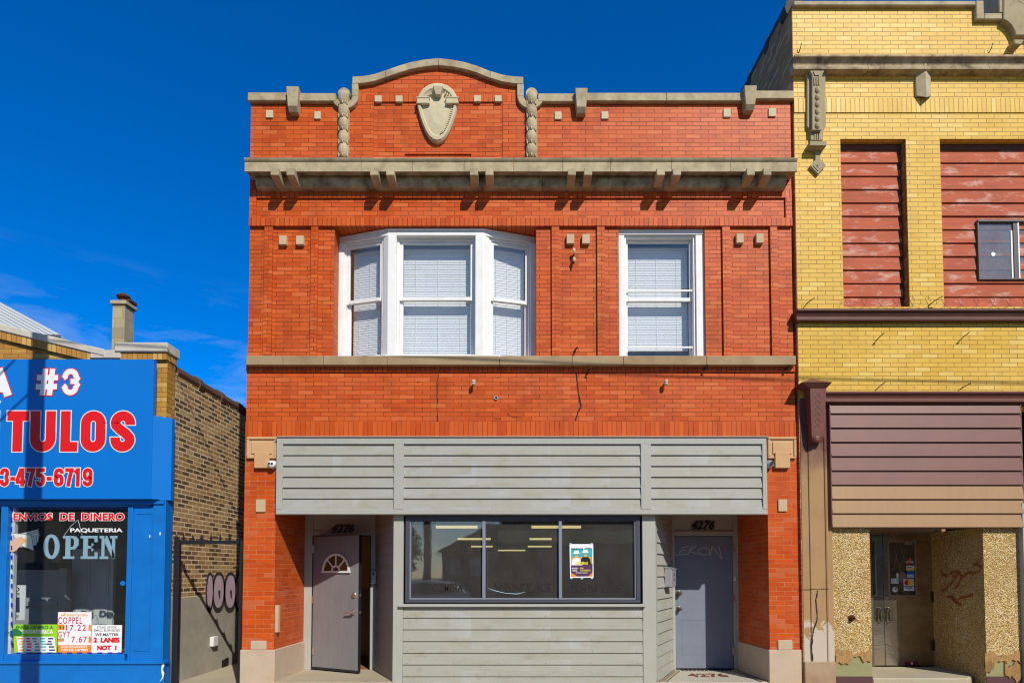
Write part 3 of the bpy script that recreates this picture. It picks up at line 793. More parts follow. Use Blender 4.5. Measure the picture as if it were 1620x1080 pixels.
# the room behind it
RY0, RY1, RCZ = .10, 25.0, 2.78
s = MB()
s.box(xb0 + .1, xb0 + .15, RD, RY1, 0, RCZ); s.box(xb1 - .15, xb1 - .1, RD, RY1, 0, RCZ)
s.box(xb0 + .1, xb1 - .1, RY1, RY1 + .1, 0, RCZ); s.box(xb0 + .1, xb1 - .1, RY0, RY1, RCZ, RCZ + .05); s.box(xb0 + .1, xb1 - .1, RY0, RY1, .0, .05)
s.box(x0 + .02, x1 - .02, .10, RD, RCZ, RCZ + .05)
s.box(1.0, xb1 - .1, 10, 10.1, 0.1, RCZ); s.box(-.9, .4, 15, 15.1, .1, 1.95)
s.build('shop_interior', plain('brown_shop_walls', (.20, .15, .10), .85, .1), red)
def deep(u0, u1, v0, v1, y, mat, nm):
    a_, b_, c_, d_ = rect(u0, u1, v0, v1, y); s_ = MB(); s_.box(a_, b_, y, y + .06, c_, d_); return s_.build(nm, mat, red)
deep(770, 855, 872, 935, 9.0, plain('olive_wall_panel', (.62, .50, .12), .8, .2), 'wall_panel'); deep(946, 1002, 850, 940, 6.0, plain('brown_partition', (.34, .23, .12), .8, .2), 'partition')
deep(746, 782, 884, 897, 8.6, M['dark'], 'notice_board'); deep(832, 857, 917, 922, 4.0, M['tan_wall'], 'wall_notice'); deep(801, 807, 852, 857, 5.0, M['lime_pale'], 'wall_notice'); deep(830, 837, 850.5, 856, 5.0, M['lime_pale'], 'wall_notice')
for u0, u1, v in ((677.5, 755, 835), (711, 776, 853.5), (730, 779, 865), (841, 919, 835), (838, 898, 853.5), (835, 883, 865), (788, 831, 871)):
    dz = HOR - v; d = (RCZ - .1 - CAMZ) * F / dz; y = CAMY + d
    xa, xb_ = (u0 - CX) * d / F, (u1 - CX) * d / F
    row = {835: 'nearest', 853.5: 'second', 865: 'third', 871: 'farthest'}[v]
    t = thing('ceiling_light', f'yellowish fluorescent ceiling light in the {row} row inside the dark shop, {"left" if u0 < 785 else "right"} side', 'ceiling light', ((xa + xb_) / 2, y, RCZ - .1), 'fluorescent lights in the dark shop')
    s = MB(); s.box(xa - .03, xb_ + .03, y - .1, y + .1, RCZ - .04, RCZ); s.build('housing', M['white'], t)
    s = MB(); s.yz([(y - .09, RCZ - .04), (y - .07, RCZ - .1), (y + .07, RCZ - .1), (y + .09, RCZ - .04)], xa, xb_); s.build('diffuser', M['tube'], t)

# ------------------------------------------------------------------ doors
def door_set(xa, xb, xl, xr, vh, name_z):
    """jambs, head and boarded transom of a doorway at depth RD: opening xa..xb, wall from xl to xr"""
    zh_ = Z(847, RD)
    s = MB()
    s.box(xl, xa, RD - .03, RD + .12, GZ, zb + .24); s.box(xb, xr, RD - .03, RD + .12, GZ, zb + .24)
    s.box(xa, xb, RD - .03, RD + .12, zh_, zh_ + .07); s.box(xa, xb, RD - .03, RD + .12, zb + .02, zb + .24)
    s.box(xa, xb, RD - .005, RD + .12, zh_ + .07, zb + .02)
    return s.build('door_frame', M['clad_trim'], red, bevel=.003), zh_
ra, rb = X(1067.5, 950, RD), X(1160.5, 950, RD)
rf, zh_ = door_set(ra, rb, xb1 - .03, PRb + .02, 847, 0)
s = MB(); s.box(ra + .006, rb - .006, RD + .02, RD + .065, GZ + .012, zh_ - .006)
rd = s.build('door', M['door_grey'], red, bevel=.004)
yd = RD + .02
s = MB()
for u, v, r in ((1073.5, 937.5, .036), (1074, 962, .03)):
    x, z = P(u, v, yd); s.lathe([(0, .0), (r * 1.2, .0), (r * 1.2, -.012), (r * .5, -.02), (r * .5, -.05), (r, -.06), (r * .9, -.085), (0, -.09)], (x, yd, z), 'y', 16)
s.build('door_knob', plain('dark_bronze', (.12, .10, .08), .35, .5, .7), rd)
s = MB(); xa, xb_, za, zb2 = rect(1079, 1146, 980, 1035, yd)
for r_ in ((xa, xb_, zb2 - .006, zb2), (xa, xb_, za, za + .006), (xa, xa + .006, za, zb2), (xb_ - .006, xb_, za, zb2)): s.box(r_[0], r_[1], yd - .003, yd, r_[2], r_[3])
s.build('panel_bead', M['door_grey'], rd)
s = MB()
def px(l): return [P(u, v, yd) for u, v in l]
for st_ in ([(1074, 876), (1080, 866), (1091, 863.5)], [(1070, 878), (1088, 875)], [(1078, 871), (1087, 869)], [(1088, 877), (1095, 862)], [(1101, 863), (1090, 871), (1103, 876)],
            [(1112, 866), (1104, 869), (1105, 875), (1114, 878), (1122, 876), (1123, 870), (1117, 866), (1110, 866)], [(1124, 877), (1126.5, 864), (1142, 884), (1137, 863)]):
    q_ = px(st_)
    for e1_, e2_ in zip(q_, q_[1:]): s.stroke([e1_, e2_], .009, yd - .002)
s.build('scratched_tag', M['scratch'], rd)
s = MB()
for v in (866, 946, 1029): a, b, c, d = rect(1158.5, 1162, v - 6, v + 6, RD - .035); s.box(a, b, RD - .04, RD - .02, c, d)
s.build('hinge', M['chrome'], rd)
# left door, standing ajar towards the pavement
la, lb = X(494.5, 950, RD), X(586.5, 950, RD)
lf, _ = door_set(la, lb, PLb - .02, xb0 + .03, 847, 0)
for xx in (la + .002, lb - .008):
    pass
s = MB(); s.box(la - .002, la + .012, RD - .034, RD + .1, GZ, zh_); s.box(lb - .012, lb + .002, RD - .034, RD + .1, GZ, zh_); s.box(la + .012, lb - .012, RD - .034, RD + .1, zh_ - .012, zh_ + .002)
s.build('black_gasket', M['black'], red)
ang = math.asin(.42 / .92); WD = .91
Md = Matrix.Translation((la + .012, RD - .03, 0)) @ Matrix.Rotation(-ang, 4, 'Z')
s = MB(Md); dz0, dz1 = GZ + .02, zh_ - .015
s.box(0, WD, 0, .045, dz0, dz1)
ld = s.build('door', M['door_mauve'], red, bevel=.003)
s = MB(Md); s.box(-.003, WD + .004, -.004, .049, dz0 - .004, dz0 + .03); s.box(WD - .001, WD + .006, -.003, .048, dz0 + .03, dz1 + .004); s.build('edge_strip', M['black'], ld)
# fanlight
def dl(u, v):
    """pixel -> local x, z on the open leaf (solved along the leaf)"""
    best = None
    for k in range(0, 101):
        t = k / 100 * WD; q = Md @ Vector((t, 0, 0)); xx, zz = P(u, v, q.y)
        e2 = abs(xx - q.x)
        if best is None or e2 < best[0]: best = (e2, t, zz)
    return best[1], best[2]
fx0, fz0 = dl(511, 902.5); fx1, _z = dl(553.5, 902); fxm = (fx0 + fx1) / 2; fr = (fx1 - fx0) / 2
fzt = dl(532, 875)[1]; fh = fzt - fz0
s = MB(Md)
s.xz([(fxm - fr, fz0)] + [(fxm + fr * math.cos(a), fz0 + fh * math.sin(a)) for a in [math.pi * (1 - k / 24) for k in range(25)]] , -.002, .004)
s.build('fanlight_pane', plain('amber_fanlight_glass', (.10, .058, .014), .15, .6), ld)
s = MB(Md)
def arc(rx, rz, r0=0, n=24): return [(fxm + rx * math.cos(math.pi * (1 - k / n)), -.006, fz0 + rz * math.sin(math.pi * (1 - k / n))) for k in range(n + 1)]
o_ = arc(fr, fh); i_ = arc(fr - .03, fh - .03)
s.xz([(p[0], p[2]) for p in o_] + [(p[0], p[2]) for p in i_[::-1]], -.018, .002)
s.xz([(p[0], p[2]) for p in arc(.085, .085)] + [(p[0], p[2]) for p in arc(.06, .06)[::-1]], -.015, .002)
s.box(fxm - fr - .012, fxm + fr + .012, -.02, .002, fz0 - .03, fz0)
for a in (45, 90, 135):
    c_, s_ = math.cos(R_(a)), math.sin(R_(a)); nx, nz = -s_ * .011, c_ * .011
    p, q = (fxm + .08 * c_, fz0 + .08 * s_), (fxm + (fr - .02) * c_, fz0 + (fh - .02) * s_)
    s.xz([(p[0] + nx, p[1] + nz), (q[0] + nx, q[1] + nz), (q[0] - nx, q[1] - nz), (p[0] - nx, p[1] - nz)], -.014, .002)
s.build('fanlight_frame', M['white'], ld)
s = MB(Md)
x_, z_ = dl(560.5, 940.5); s.lathe([(0, 0), (.042, 0), (.042, -.012), (.034, -.02), (.02, -.024), (0, -.024)], (x_, 0, z_), 'y', 18)
s.box(x_ + .08, WD + .012, .01, .035, z_ - .025, z_ + .02)
s.build('deadbolt', M['chrome'], ld, smooth=False)
s = MB(Md); x_, z_ = dl(560.5, 967.5)
s.lathe([(0, 0), (.042, 0), (.042, -.012), (.022, -.02), (.022, -.05), (0, -.055)], (x_, 0, z_), 'y', 18)
s.tube([(x_, -.05, z_), (x_ - .02, -.055, z_), (x_ - .13, -.055, z_ - .008)], [.013, .013, .010], 8)
s.box(x_ + .07, WD + .02, .01, .035, z_ - .02, z_ + .015)
s.build('door_handle', M['chrome'], ld)
s = MB()
for v in (868, 948, 1029): a, b, c, d = rect(494, 497, v - 6, v + 6, RD - .04); s.box(a, b, RD - .05, RD - .03, c, d)
s.build('hinge', M['chrome'], ld)
# house numbers: bold italic numerals on both transoms
for u0, u1, v0, v1 in ((523.5, 561.5, 829, 842), (1093, 1131, 823, 837)):
    s = MB(); a, b, c, d = rect(u0, u1, v0, v1, RD - .03)
    s.text('4276', a, b, c, d, RD - .034, bold=.042, shear=.32)
    k = (b - a) / 4
    for i in range(4):      # little serifs
        s.box(a + i * k + .01, a + i * k + k * .55, RD - .038, RD - .031, c - .004, c + .014)
    s.build('house_number', M['vblack'], red)
# hallway behind the open door
s = MB(); hx0, hx1 = PLb + .03, xb0 + .06
s.box(hx0 - .05, hx0, RD + .12, 2.7, GZ, zb + .2); s.box(hx1, hx1 + .03, RD + .12, 2.7, GZ, zb + .2); s.box(hx0, hx1, 2.6, 2.7, GZ, zb + .2); s.box(hx0, hx1, RD + .12, 4.9, zb + .15, zb + .2)
s.build('hall_wall', M['tan_wall'], red)
s = MB(); s.box(hx1 - .02, hx1 - .004, RD + .13, 4.9, GZ, 1.28); s.box(hx0, hx1, 2.57, 2.59, GZ, 1.28); s.build('wainscot', painted('wainscot_paint', (.42, .36, .26), (.34, .28, .2), .3, 2, 2), red)
s = MB(); s.box(hx0, hx1, RD + .0, 4.9, GZ - .02, GZ + .006); s.build('hall_floor', M['wood_floor'], red)
# cracks in the brickwork, their shaded gaps painted as flat dark strips
s = MB(); y = .010
def crack(l, w_):
    q = []
    for (u, v), (u2, v2) in zip(l, l[1:]):
        for k in range(5): q.append((u + (u2 - u) * k / 5 + random.uniform(-.5, .5), v + (v2 - v) * k / 5))
    q.append(l[-1]); s.stroke([P(u, v) for u, v in q], [random.uniform(.5, 1.2) * w_ for _ in q], y)
crack([(694, 592), (691, 606), (691.5, 640), (692, 668)], .012)
crack([(912, 590), (914, 615), (919, 643), (914, 652), (910, 665)], .020)
crack([(782, 596), (790, 597)], .008); crack([(778, 661), (792, 662)], .008); crack([(660, 604), (664, 603)], .01)
crack([(801, 653), (810, 659), (826, 660)], .006)
s.build('dark_crack_line', M['gap_shade'], red)
# =================================================================== BLUE SHOP (left)
LX = X(272, 880, .19)                    # right-hand face of the blue pier
LW = X(262.5, 600, .02)                  # brick side wall in the alley
sx = X(-160, 700)
shop = thing('corner_shop', 'single-storey shop painted bright blue at the left edge, tan brick top and chimney above', 'building', ((LX + sx) / 2, 0, 0))
yS = 0.0
# tan brick upper front
s = MB()
ty = .05
pts = [(sx, Z(470, ty)), P(0, 521, ty), P(165, 560, ty), P(181, 566, ty), P(181, 556, ty), (LW, Z(556, ty)), (LW, Z(788, ty)), (sx, Z(788, ty))]
pts = [(sx, P(-110, 497, ty)[1])] + pts[1:]
s.xz(pts, ty, .25)
s.build('brick_front', M['tan_brick'], shop)
s = MB()
def slope(ua, va, ub, vb, h0, h1, y0, y1, mi=0):
    (xa, za), (xb, zb2) = P(ua, va, y0), P(ub, vb, y0)
    s.xz([(xa, za - h1), (xb, zb2 - h1), (xb, zb2 - h0), (xa, za - h0)], y0, y1, mi)
slope(-110, 487, 143, 549, .09, .19, .0, .2)
s.box(X(190, 565, .0), LW + .012, .004, .262, Z(569, .02), Z(556, .02))
s.build('soldier_course', M['tan_soldier'], shop)
s = MB(); slope(-110, 485, 165, 552, -.0, .10, -.02, .42)
s.box(X(142, 560, -.01), X(190.5, 560, -.01), -.01, .3, Z(566.5, -.01), Z(553, -.01))
s.box(X(180.5, 548, -.03), X(262, 548, -.03) + .02, -.03, .30, Z(556, -.03), Z(541, -.03))
s.build('coping', M['white_stone'], shop, bevel=.012)
# blue pier and shopfront
s = MB()
s.xy([(X(241, 900), yS), (X(260, 900), yS), (LX, .10), (LX, .19), (X(241, 900), .19)], 0, Z(790))
s.box(sx, X(241, 720), yS + .0, .5, Z(800, 0), Z(789, 0))
s.xy([(sx, -.02), (X(259.5, 1060, -.02), -.02), (LX + .01, .08), (LX + .01, .20), (sx, .20)], 0, Z(1046, -.02))
s.box(X(203, 900, .0), X(243, 900), yS + .015, .5, Z(1046), Z(800))
s.box(X(241, 900), X(258.5, 900), yS - .012, .02, Z(1046), Z(793))
s.box(sx, X(259, 790, -.03), yS - .035, .02, Z(797, -.035), Z(790, -.035))
s.box(sx, X(258, 1048, -.045), yS - .045, .1, Z(1050, -.045), Z(1045, -.045))
s.box(X(205, 900), X(208, 900), -.004, .02, Z(1046), Z(800))
for u0, u1 in ((213, 238),):
    a, b, c, d = rect(u0, u1, 812, 1030, .005); t = .008
    for r_ in ((a, b, d - t, d), (a, b, c, c + t), (a, a + t, c, d), (b - t, b, c, d)): s.box(r_[0], r_[1], .008, .016, r_[2], r_[3])
s.build('blue_front', M['blue'], shop, bevel=.004)
s = MB()
for l in ([(258, 1046), (260, 1052), (257, 1058), (260, 1064), (258, 1072), (252, 1078), (257, 1070), (255, 1060), (256, 1050)], [(252, 842), (254.5, 841), (254, 846), (252.5, 846)], [(236, 846), (238, 846), (237.5, 851), (236.5, 850)]):
    s.ppoly(l, -.024 if l[0][1] > 1000 else -.018)
s.build('paint_chip', M['vwhite'], shop)
# alley side wall with rendered base, tile coping
s = MB(); LB = 24
zr = P(283, 590, .3)[1]
zw0 = P(280, 588, .25)[1]
s.box(LW - .3, LW - .004, .25, LB, 1.21, zw0); 
s.build('side_wall', M['common'], shop)
s = MB(); s.box(LW - .3, LW + .012, .19, LB, 0, 1.21); s.build('rendered_base', M['cement'], shop)
s = MB()
y = .32
while y < 12:
    s.lathe([(.10, 0), (.10, .55), (.115, .56), (.115, .66), (.10, .67)], (0, 0, 0), 'y', 10) if False else None
    s.tube([(LW - .10, y, zw0 + .02), (LW - .10, y + .60, zw0 + .02)], .115, 10); s.tube([(LW - .10, y + .58, zw0 + .02), (LW - .10, y + .70, zw0 + .02)], .135, 10)
    y += .70
s.build('coping_tile', plain('brown_clay_tile', (.12, .06, .04), .7, .3), shop)
s = MB(); s.box(sx, LW - .3, .42, LB, 0, .1); s.box(sx - .2, sx, 0.42, LB, 0, 4.2); s.box(sx, LW - .3, LB - .2, LB, 0, 4.2); s.box(sx, LW - .3, .42, LB, 4.0, 4.2); s.build('roof', M['dark'], shop)
# graffiti on the side wall: lilac lozenges with fat black outlines
s = MB(); s2 = MB()
def wallpt(u, z):
    k = (LW) / ((u - CX) / F); y = CAMY + k * (math.cos(TH)); 
    # depth from the pixel column of a wall at x = LW (pitch is tiny, so use the level ray)
    for _ in range(6):
        xx = X(u, HOR - (z - CAMZ) * F / (y - CAMY), y); y = CAMY + (y - CAMY) * LW / xx
    return y
def wv(v, y): return P(CX, v, y)[1]
for u, w_ in ((331, 9), (345, 15.5), (363.5, 15.5), (379, 14)):
    y0, y1 = wallpt(u - w_ / 2, 1.5), wallpt(u + w_ / 2, 1.5); ym = (y0 + y1) / 2; hy = (y1 - y0) / 2
    zt2, zb2 = wv(908, ym), wv(962, ym); zc = (zt2 + zb2) / 2; hz = (zt2 - zb2) / 2
    el = lambda kx, kz, dz=0: [(ym + hy * kx * math.copysign(abs(math.cos(a)) ** .8, math.cos(a)), zc + dz + hz * kz * math.sin(a)) for a in [2 * math.pi * k / 28 for k in range(28)]]
    s.poly([(LW + .0135, p, q) for p, q in el(1.42, 1.2, -.015)]); s2.poly([(LW + .0155, p, q) for p, q in el(1.0, .95)])
    if w_ > 15: s.poly([(LW + .0165, p, q) for p, q in [(ym - .03, zc + .0), (ym + .05, zc + .03), (ym + .05, zc - .12), (ym + .02, zc - .12)]])
s.build('graffiti_outline', M['spray_black'], shop); s2.build('graffiti_fill', M['spray_purple'], shop)
# hole knocked in the base, its dark inside painted as a flat patch
y0h, y1h = wallpt(350, .35), wallpt(361, .35)
s = MB(); s.poly([(LW + .014, a_, wv(v, a_)) for a_, v in [(y0h, 1044), (y0h + .1, 1042), (y1h - .1, 1040), (y1h, 1039), (y1h, 1050), ((y0h + y1h) / 2 + .1, 1052), ((y0h + y1h) / 2, 1056), (y0h + .02, 1059), (y0h, 1054)]]); s.build('broken_hole', M['gap_shade'], shop)
# small white box on the render
yb = wallpt(336, .6); zb1, zb2 = wv(1021, yb), wv(1006, yb)
t = thing('junction_box', 'small white junction box on the grey rendered alley wall', 'junction box', (LW + .01, yb, zb1))
s = MB(); s.box(LW + .008, LW + .07, yb - .10, yb + .05, zb1, zb2); s.build('cover', M['white'], t, bevel=.006)
s = MB(); s.tube([(LW + .04, yb, zb1 + .01), (LW + .04, yb, zb1 - .03)], .012); s.build('conduit', M['grey_plastic'], t)
# chimney and metal roof further back
yk = 5.6
def kx(u, v): return P(u, v, yk)
a, b = X(177.5, 520, yk), X(197, 520, yk); dd = .34
s = MB(); s.box(a, b, yk, yk + dd, 3.9, Z(482, yk)); ch = s.build('chimney', brick('chimney_block', (.46, .39, .25), (.40, .33, .2), (.34, .28, .17), .2, (.22, .18, .12), (.3, .25, .16), bw=.35, bh=.24, ms=.004), shop)
s = MB(); o = .045; s.box(a - o, b + o, yk - o, yk + dd + o, Z(482, yk), Z(475.5, yk)); s.build('cap', M['lime'], ch, bevel=.015)
s = MB(); x_, z_ = P(192, 470, yk + .3); zq = Z(475.5, yk)
s.lathe([(.10, 0), (.10, .16), (.0, .16)], (a + .14, yk + .17, zq - .01), 'z', 14); s.lathe([(.0, 0), (.13, .0), (.15, .03), (.13, .07), (.04, .12), (0, .12)], (a + .14, yk + .16, zq + .12), 'z', 14)
s.box(a + .16, b + .05, yk + .1, yk + .38, zq + .03, zq + .09); s.build('chimney_cowl', M['rust'], ch)
yr = 5.0
pr_ = [P(-260, 360, yr + 4), P(100, 532, yr), P(-260, 532, yr)]
s = MB()
p0, p1, p2, p3 = Vector((P(-200, 430, yr)[0], yr + 3.5, P(-200, 372, yr)[1])), Vector((P(0, 479, yr)[0], yr, P(0, 479, yr)[1])), None, None
A = Vector((X(95, 529, yr), yr, Z(529, yr))); U = (Vector((X(0, 478.5, yr), yr, Z(478.5, yr))) - A)   # falling edge
Wd = Vector((-3.4, 0, 0))
n_ = 26
for k in range(n_):
    q = A + Wd * (k / n_); q2 = A + Wd * ((k + .82) / n_); q3 = A + Wd * ((k + 1) / n_)
    up = U * 1.8 + Vector((0, 1.0, 0)) ; back = Vector((0, .06, -.06))
    s.loft([[tuple(q), tuple(q2), tuple(q2 + back), tuple(q + back)], [tuple(q + up), tuple(q2 + up), tuple(q2 + up + back), tuple(q + up + back)]])
    back2 = Vector((0, .03, -.03))
    s.loft([[tuple(q2 + back2), tuple(q3 + back2), tuple(q3 + back), tuple(q2 + back)], [tuple(q2 + up + back2), tuple(q3 + up + back2), tuple(q3 + up + back), tuple(q2 + up + back)]])
s.box(A.x - 4.4, A.x - .1, yr + .2, yr + .4, 3.9, A.z + .02)
s.build('metal_roof', plain('pale_ribbed_roof_metal', (.62, .64, .64), .45, .5, .2), shop)
# sign board
sg = thing('sign_board', 'wide bright blue sign board with white and red lettering above the shop window', 'sign', (X(60, 680), -.03, Z(789)))
s = MB()
a, b = sx, X(241.5, 640, -.12); s.box(a, b, -.12, -.04, Z(789, -.12), Z(568, -.12)); s.build('board', M['blue_sign'], sg, bevel=.004)
s = MB(); s.xy([(X(236, 720, -.1), -.10), (X(241.3, 720, -.11), -.11), (X(271.5, 720, .05), .05), (X(271.5, 720, .05), .12), (X(236, 720, -.1), .17)], Z(789, -.11), Z(657, -.11)); s.build('side_panel', M['blue_sign'], sg, bevel=.003)
yl = -.1235
def two(body, u0, u1, v0, v1, mf, mo, g, bold, nm, dy=0.0, sp=1.0, yl=yl, parent=None, kind=None):
    s = MB(); s.ptext(body, u0, u1, v0, v1, yl, bold=bold, grow=g, space=sp); o = s.build(nm + '_outline', mo, parent or sg)
    s = MB(); s.ptext(body, u0, u1, v0, v1, yl - .002, bold=bold, space=sp); return s.build(nm, mf, parent or sg)
def rr_path(x0_, x1_, y0_, y1_, r, a0, a1, n=6): pass
def arcp(cx_, cy_, rx, ry, a0, a1, n=8): return [(cx_ + rx * math.cos(R_(a0 + (a1 - a0) * k / n)), cy_ + ry * math.sin(R_(a0 + (a1 - a0) * k / n))) for k in range(n + 1)]
def heavy(ch, w_, h, t):
    """pen strokes of a heavy condensed capital or numeral in a box w_ x h, pen width t"""
    q = t / 2; L, Rg, T, B = q, w_ - q, h - q, q; r = min((w_ - t) / 2, h * .2); cx_ = w_ / 2; m = h * .52
    if ch == 'T': return [[(0, T), (w_, T)], [(cx_, h), (cx_, 0)]]
    if ch == 'L': return [[(L, h), (L, 0)], [(0, B), (w_, B)]]
    if ch == 'U': return [[(L, h)] + arcp(cx_, B + r, r, r, 180, 360, 12) + [(Rg, h)]]
    if ch in 'O0': return [arcp(cx_, T - r, r, r, 0, 180, 12) + arcp(cx_, B + r, r, r, 180, 360, 12) + [(Rg, T - r)]]
    if ch == 'S': return [[(Rg, h * .66)] + arcp(cx_, T - r, r, r, 0, 180, 12) + [(L, h * .66)] + [(L + (Rg - L) * .3, h * .55), (L + (Rg - L) * .7, h * .45), (Rg, h * .33)] + arcp(cx_, B + r, r, r, 0, -180, 12) + [(L, h * .35)]]
    if ch == 'A': return [[(q * .7, 0), (cx_ - q * .25, h)], [(w_ - q * .7, 0), (cx_ + q * .25, h)], [(w_ * .22, h * .27), (w_ * .78, h * .27)]]
    if ch == 'I': return [[(L, 0), (L, h)]]
    if ch == '#': return [[(w_ * .30, 0), (w_ * .42, h)], [(w_ * .62, 0), (w_ * .74, h)], [(w_ * .04, h * .66), (w_, h * .66)], [(0, h * .32), (w_ * .96, h * .32)]]
    if ch == '3': return [[(L, h * .64)] + arcp(cx_, T - r, r, r, 180, 0, 12) + [(Rg, h * .64), (Rg - r * .5, m), (cx_, m)], [(cx_, m), (Rg - r * .5, m), (Rg, h * .38)] + arcp(cx_, B + r, r, r, 0, -180, 12) + [(L, h * .36)]]
    if ch == '-': return [[(0, h * .42), (w_, h * .42)]]
    if ch == '4': return [[(w_ * .68, 0), (w_ * .68, h)], [(w_ * .55, h - q * .3), (q * .6, h * .28)], [(0, h * .25), (w_, h * .25)]]
    if ch == '7': return [[(0, T), (w_, T)], [(Rg, T), (w_ * .55, h * .5), (w_ * .38, 0)]]
    if ch == '5': return [[(w_ * .96, T), (L, T)], [(L, h), (L, h * .50)], [(L, h * .54)] + arcp(cx_, h * .60 - r, r, r, 120, 0, 8) + arcp(cx_, B + r, r, r, 0, -180, 12) + [(L, h * .3)]]
    if ch == '6': return [[(Rg, h * .70)] + arcp(cx_, T - r, r, r, 0, 180, 12) + arcp(cx_, B + r, r, r, 180, 360, 12) + arcp(cx_, h * .58 - r, r, r, 0, 150, 8)]
    if ch == '9': return [[(L, h * .30)] + arcp(cx_, B + r, r, r, 180, 360, 12) + arcp(cx_, T - r, r, r, 0, 180, 12) + arcp(cx_, h * .42 + r, r, r, 180, 330, 8)]
    if ch == '1': return [[(w_ * .6, 0), (w_ * .6, h)], [(w_ * .6, h - q), (0, h * .74)]]
    return []
def heavy_word(body, boxes, v0, v1, tk, mf, mo, g, nm):
    """boxes: pixel left and right edge of every letter"""
    for kind_, mat_, gr, dy in (('_outline', mo, g, 0.0), ('', mf, 0.0, -.002)):
        s = MB(); lay = 0
        for ch, (u0, u1) in zip(body, boxes):
            x0_, x1_, z0_, z1_ = rect(u0, u1, v0, v1, yl)
            for pth in heavy(ch, x1_ - x0_, z1_ - z0_, tk):
                p = [Vector((x0_ + a, z0_ + b)) for a, b in pth]
                if gr and (p[0] - p[-1]).length > .02:
                    p[0] = p[0] + (p[0] - p[1]).normalized() * gr; p[-1] = p[-1] + (p[-1] - p[-2]).normalized() * gr
                s.stroke(p, tk + 2 * gr, yl + dy - .0002 * (lay % 4)); lay += 1
        s.build(nm + kind_, mat_, sg)
heavy_word('A', [(-26, 18)], 583, 626, .105, M['vwhite'], M['vred'], .012, 'letter')
heavy_word('#3', [(57, 92), (96, 127.5)], 583, 625, .074, M['vwhite'], M['vred'], .012, 'lettering')
heavy_word('TULOS', [(11, 45), (48, 88), (96, 123), (128, 167), (175, 213.5)], 650, 714, .132, M['vred'], M['vwhite'], .013, 'lettering')
heavy_word('I', [(-17, -4)], 650, 714, .13, M['vred'], M['vwhite'], .013, 'letter')
s = MB(); s.ppoly([(-10, 646), (-4, 634), (2, 634), (-4, 646)], yl); s.build('accent', M['vwhite'], sg)
heavy_word('3-475-6719', [(0, 14.5), (16.5, 24), (25, 40.5), (42, 55.5), (57, 71.5), (74, 82), (85.5, 101), (103, 116.5), (118, 127), (131, 146.5)], 740, 769, .052, M['vred'], M['vwhite'], .011, 'lettering')
# shop window
yw_ = .06
fu0, fu1, fv0, fv1 = 11.5, 201, 801, 1034
s = MB(); a, b, c, d = rect(fu0, fu1, fv0, fv1, .02); t = .035
s.box(a - .09, a, -.01, .12, c - .1, d + .08); s.box(b, b + .05, -.002, .12, c, d); s.box(a, b, -.002, .12, d, Z(797)); s.box(a, b, -.002, .12, Z(1046), c)
s.box(a - 1.2, a - 1.1, -.01, .12, c, d); s.box(a - 2.4, a - .09, -.004, .12, d, Z(797)); s.box(a - 2.4, a - .09, -.004, .12, Z(1046), c)
swin = s.build('display_window', M['blue'], shop, bevel=.004)
s = MB(); s.box(a, a + .045, .064, .12, c, d); s.build('inner_jamb', M['vwhite'], swin)
s = MB(); s.box(a, b, .055, .060, c, d); s.build('pane', M['shop_pane'], swin)
s = MB(); s.box(a - 1.1, a - .09, .055, .060, c, d); s.build('pane', M['shop_pane'], swin)
s = MB()
s.box(a - 2.3, b + .4, 3.6, 3.65, 0, 2.9); s.box(a - 2.3, b + .4, .2, 3.6, 2.75, 2.8); s.box(b + .4, b + .45, .2, 3.6, 0, 2.8); s.box(a - 2.3, b + .4, .2, 3.6, .2, .25); s.box(a - 2.35, a - 2.3, .2, 3.6, 0, 2.8)
s.build('shop_interior', plain('dim_shop_interior', (.22, .22, .23), .9, .1), shop)
s = MB(); da, db, dc, dd_ = rect(112, 178, 868, 1050, 1.7); s.box(da, db, 1.7, 1.75, .25, dd_)
for i in (0, 1):
    w_ = (db - da); xa = da + .1 * w_ + i * .45 * w_; xb_ = xa + .35 * w_
    for z0_, z1_ in ((.5, 1.05), (1.2, 1.75)): 
        if z1_ < dd_: s.box(xa, xb_, 1.685, 1.7, z0_, z1_); s.box(xa + .03, xb_ - .03, 1.675, 1.685, z0_ + .03, z1_ - .03)
inn_d = s.build('inner_door', plain('grey_inner_door', (.78, .78, .80), .6, .3), shop)
s = MB(); s.box(X(92, 960, 1.4), X(104, 960, 1.4), 1.4, 1.45, .25, 1.65); s.box(X(20, 960, 1.4), X(90, 960, 1.4), 1.4, 1.45, 1.05, 1.12); s.box(X(20, 960, 1.45), X(108, 960, 1.45), 1.45, 1.5, .25, 1.62)
s.build('shop_counter', plain('grey_counter', (.42, .42, .43), .7, .3), shop)
s = MB()
for u0, u1, v in ((20, 102, 826), (25, 95, 868)): s.box(X(u0, v, .5), X(u1, v, .5), .5, .52, Z(v + 22, .5), Z(v, .5))
s.build('hanging_banner', M['dark'], shop)
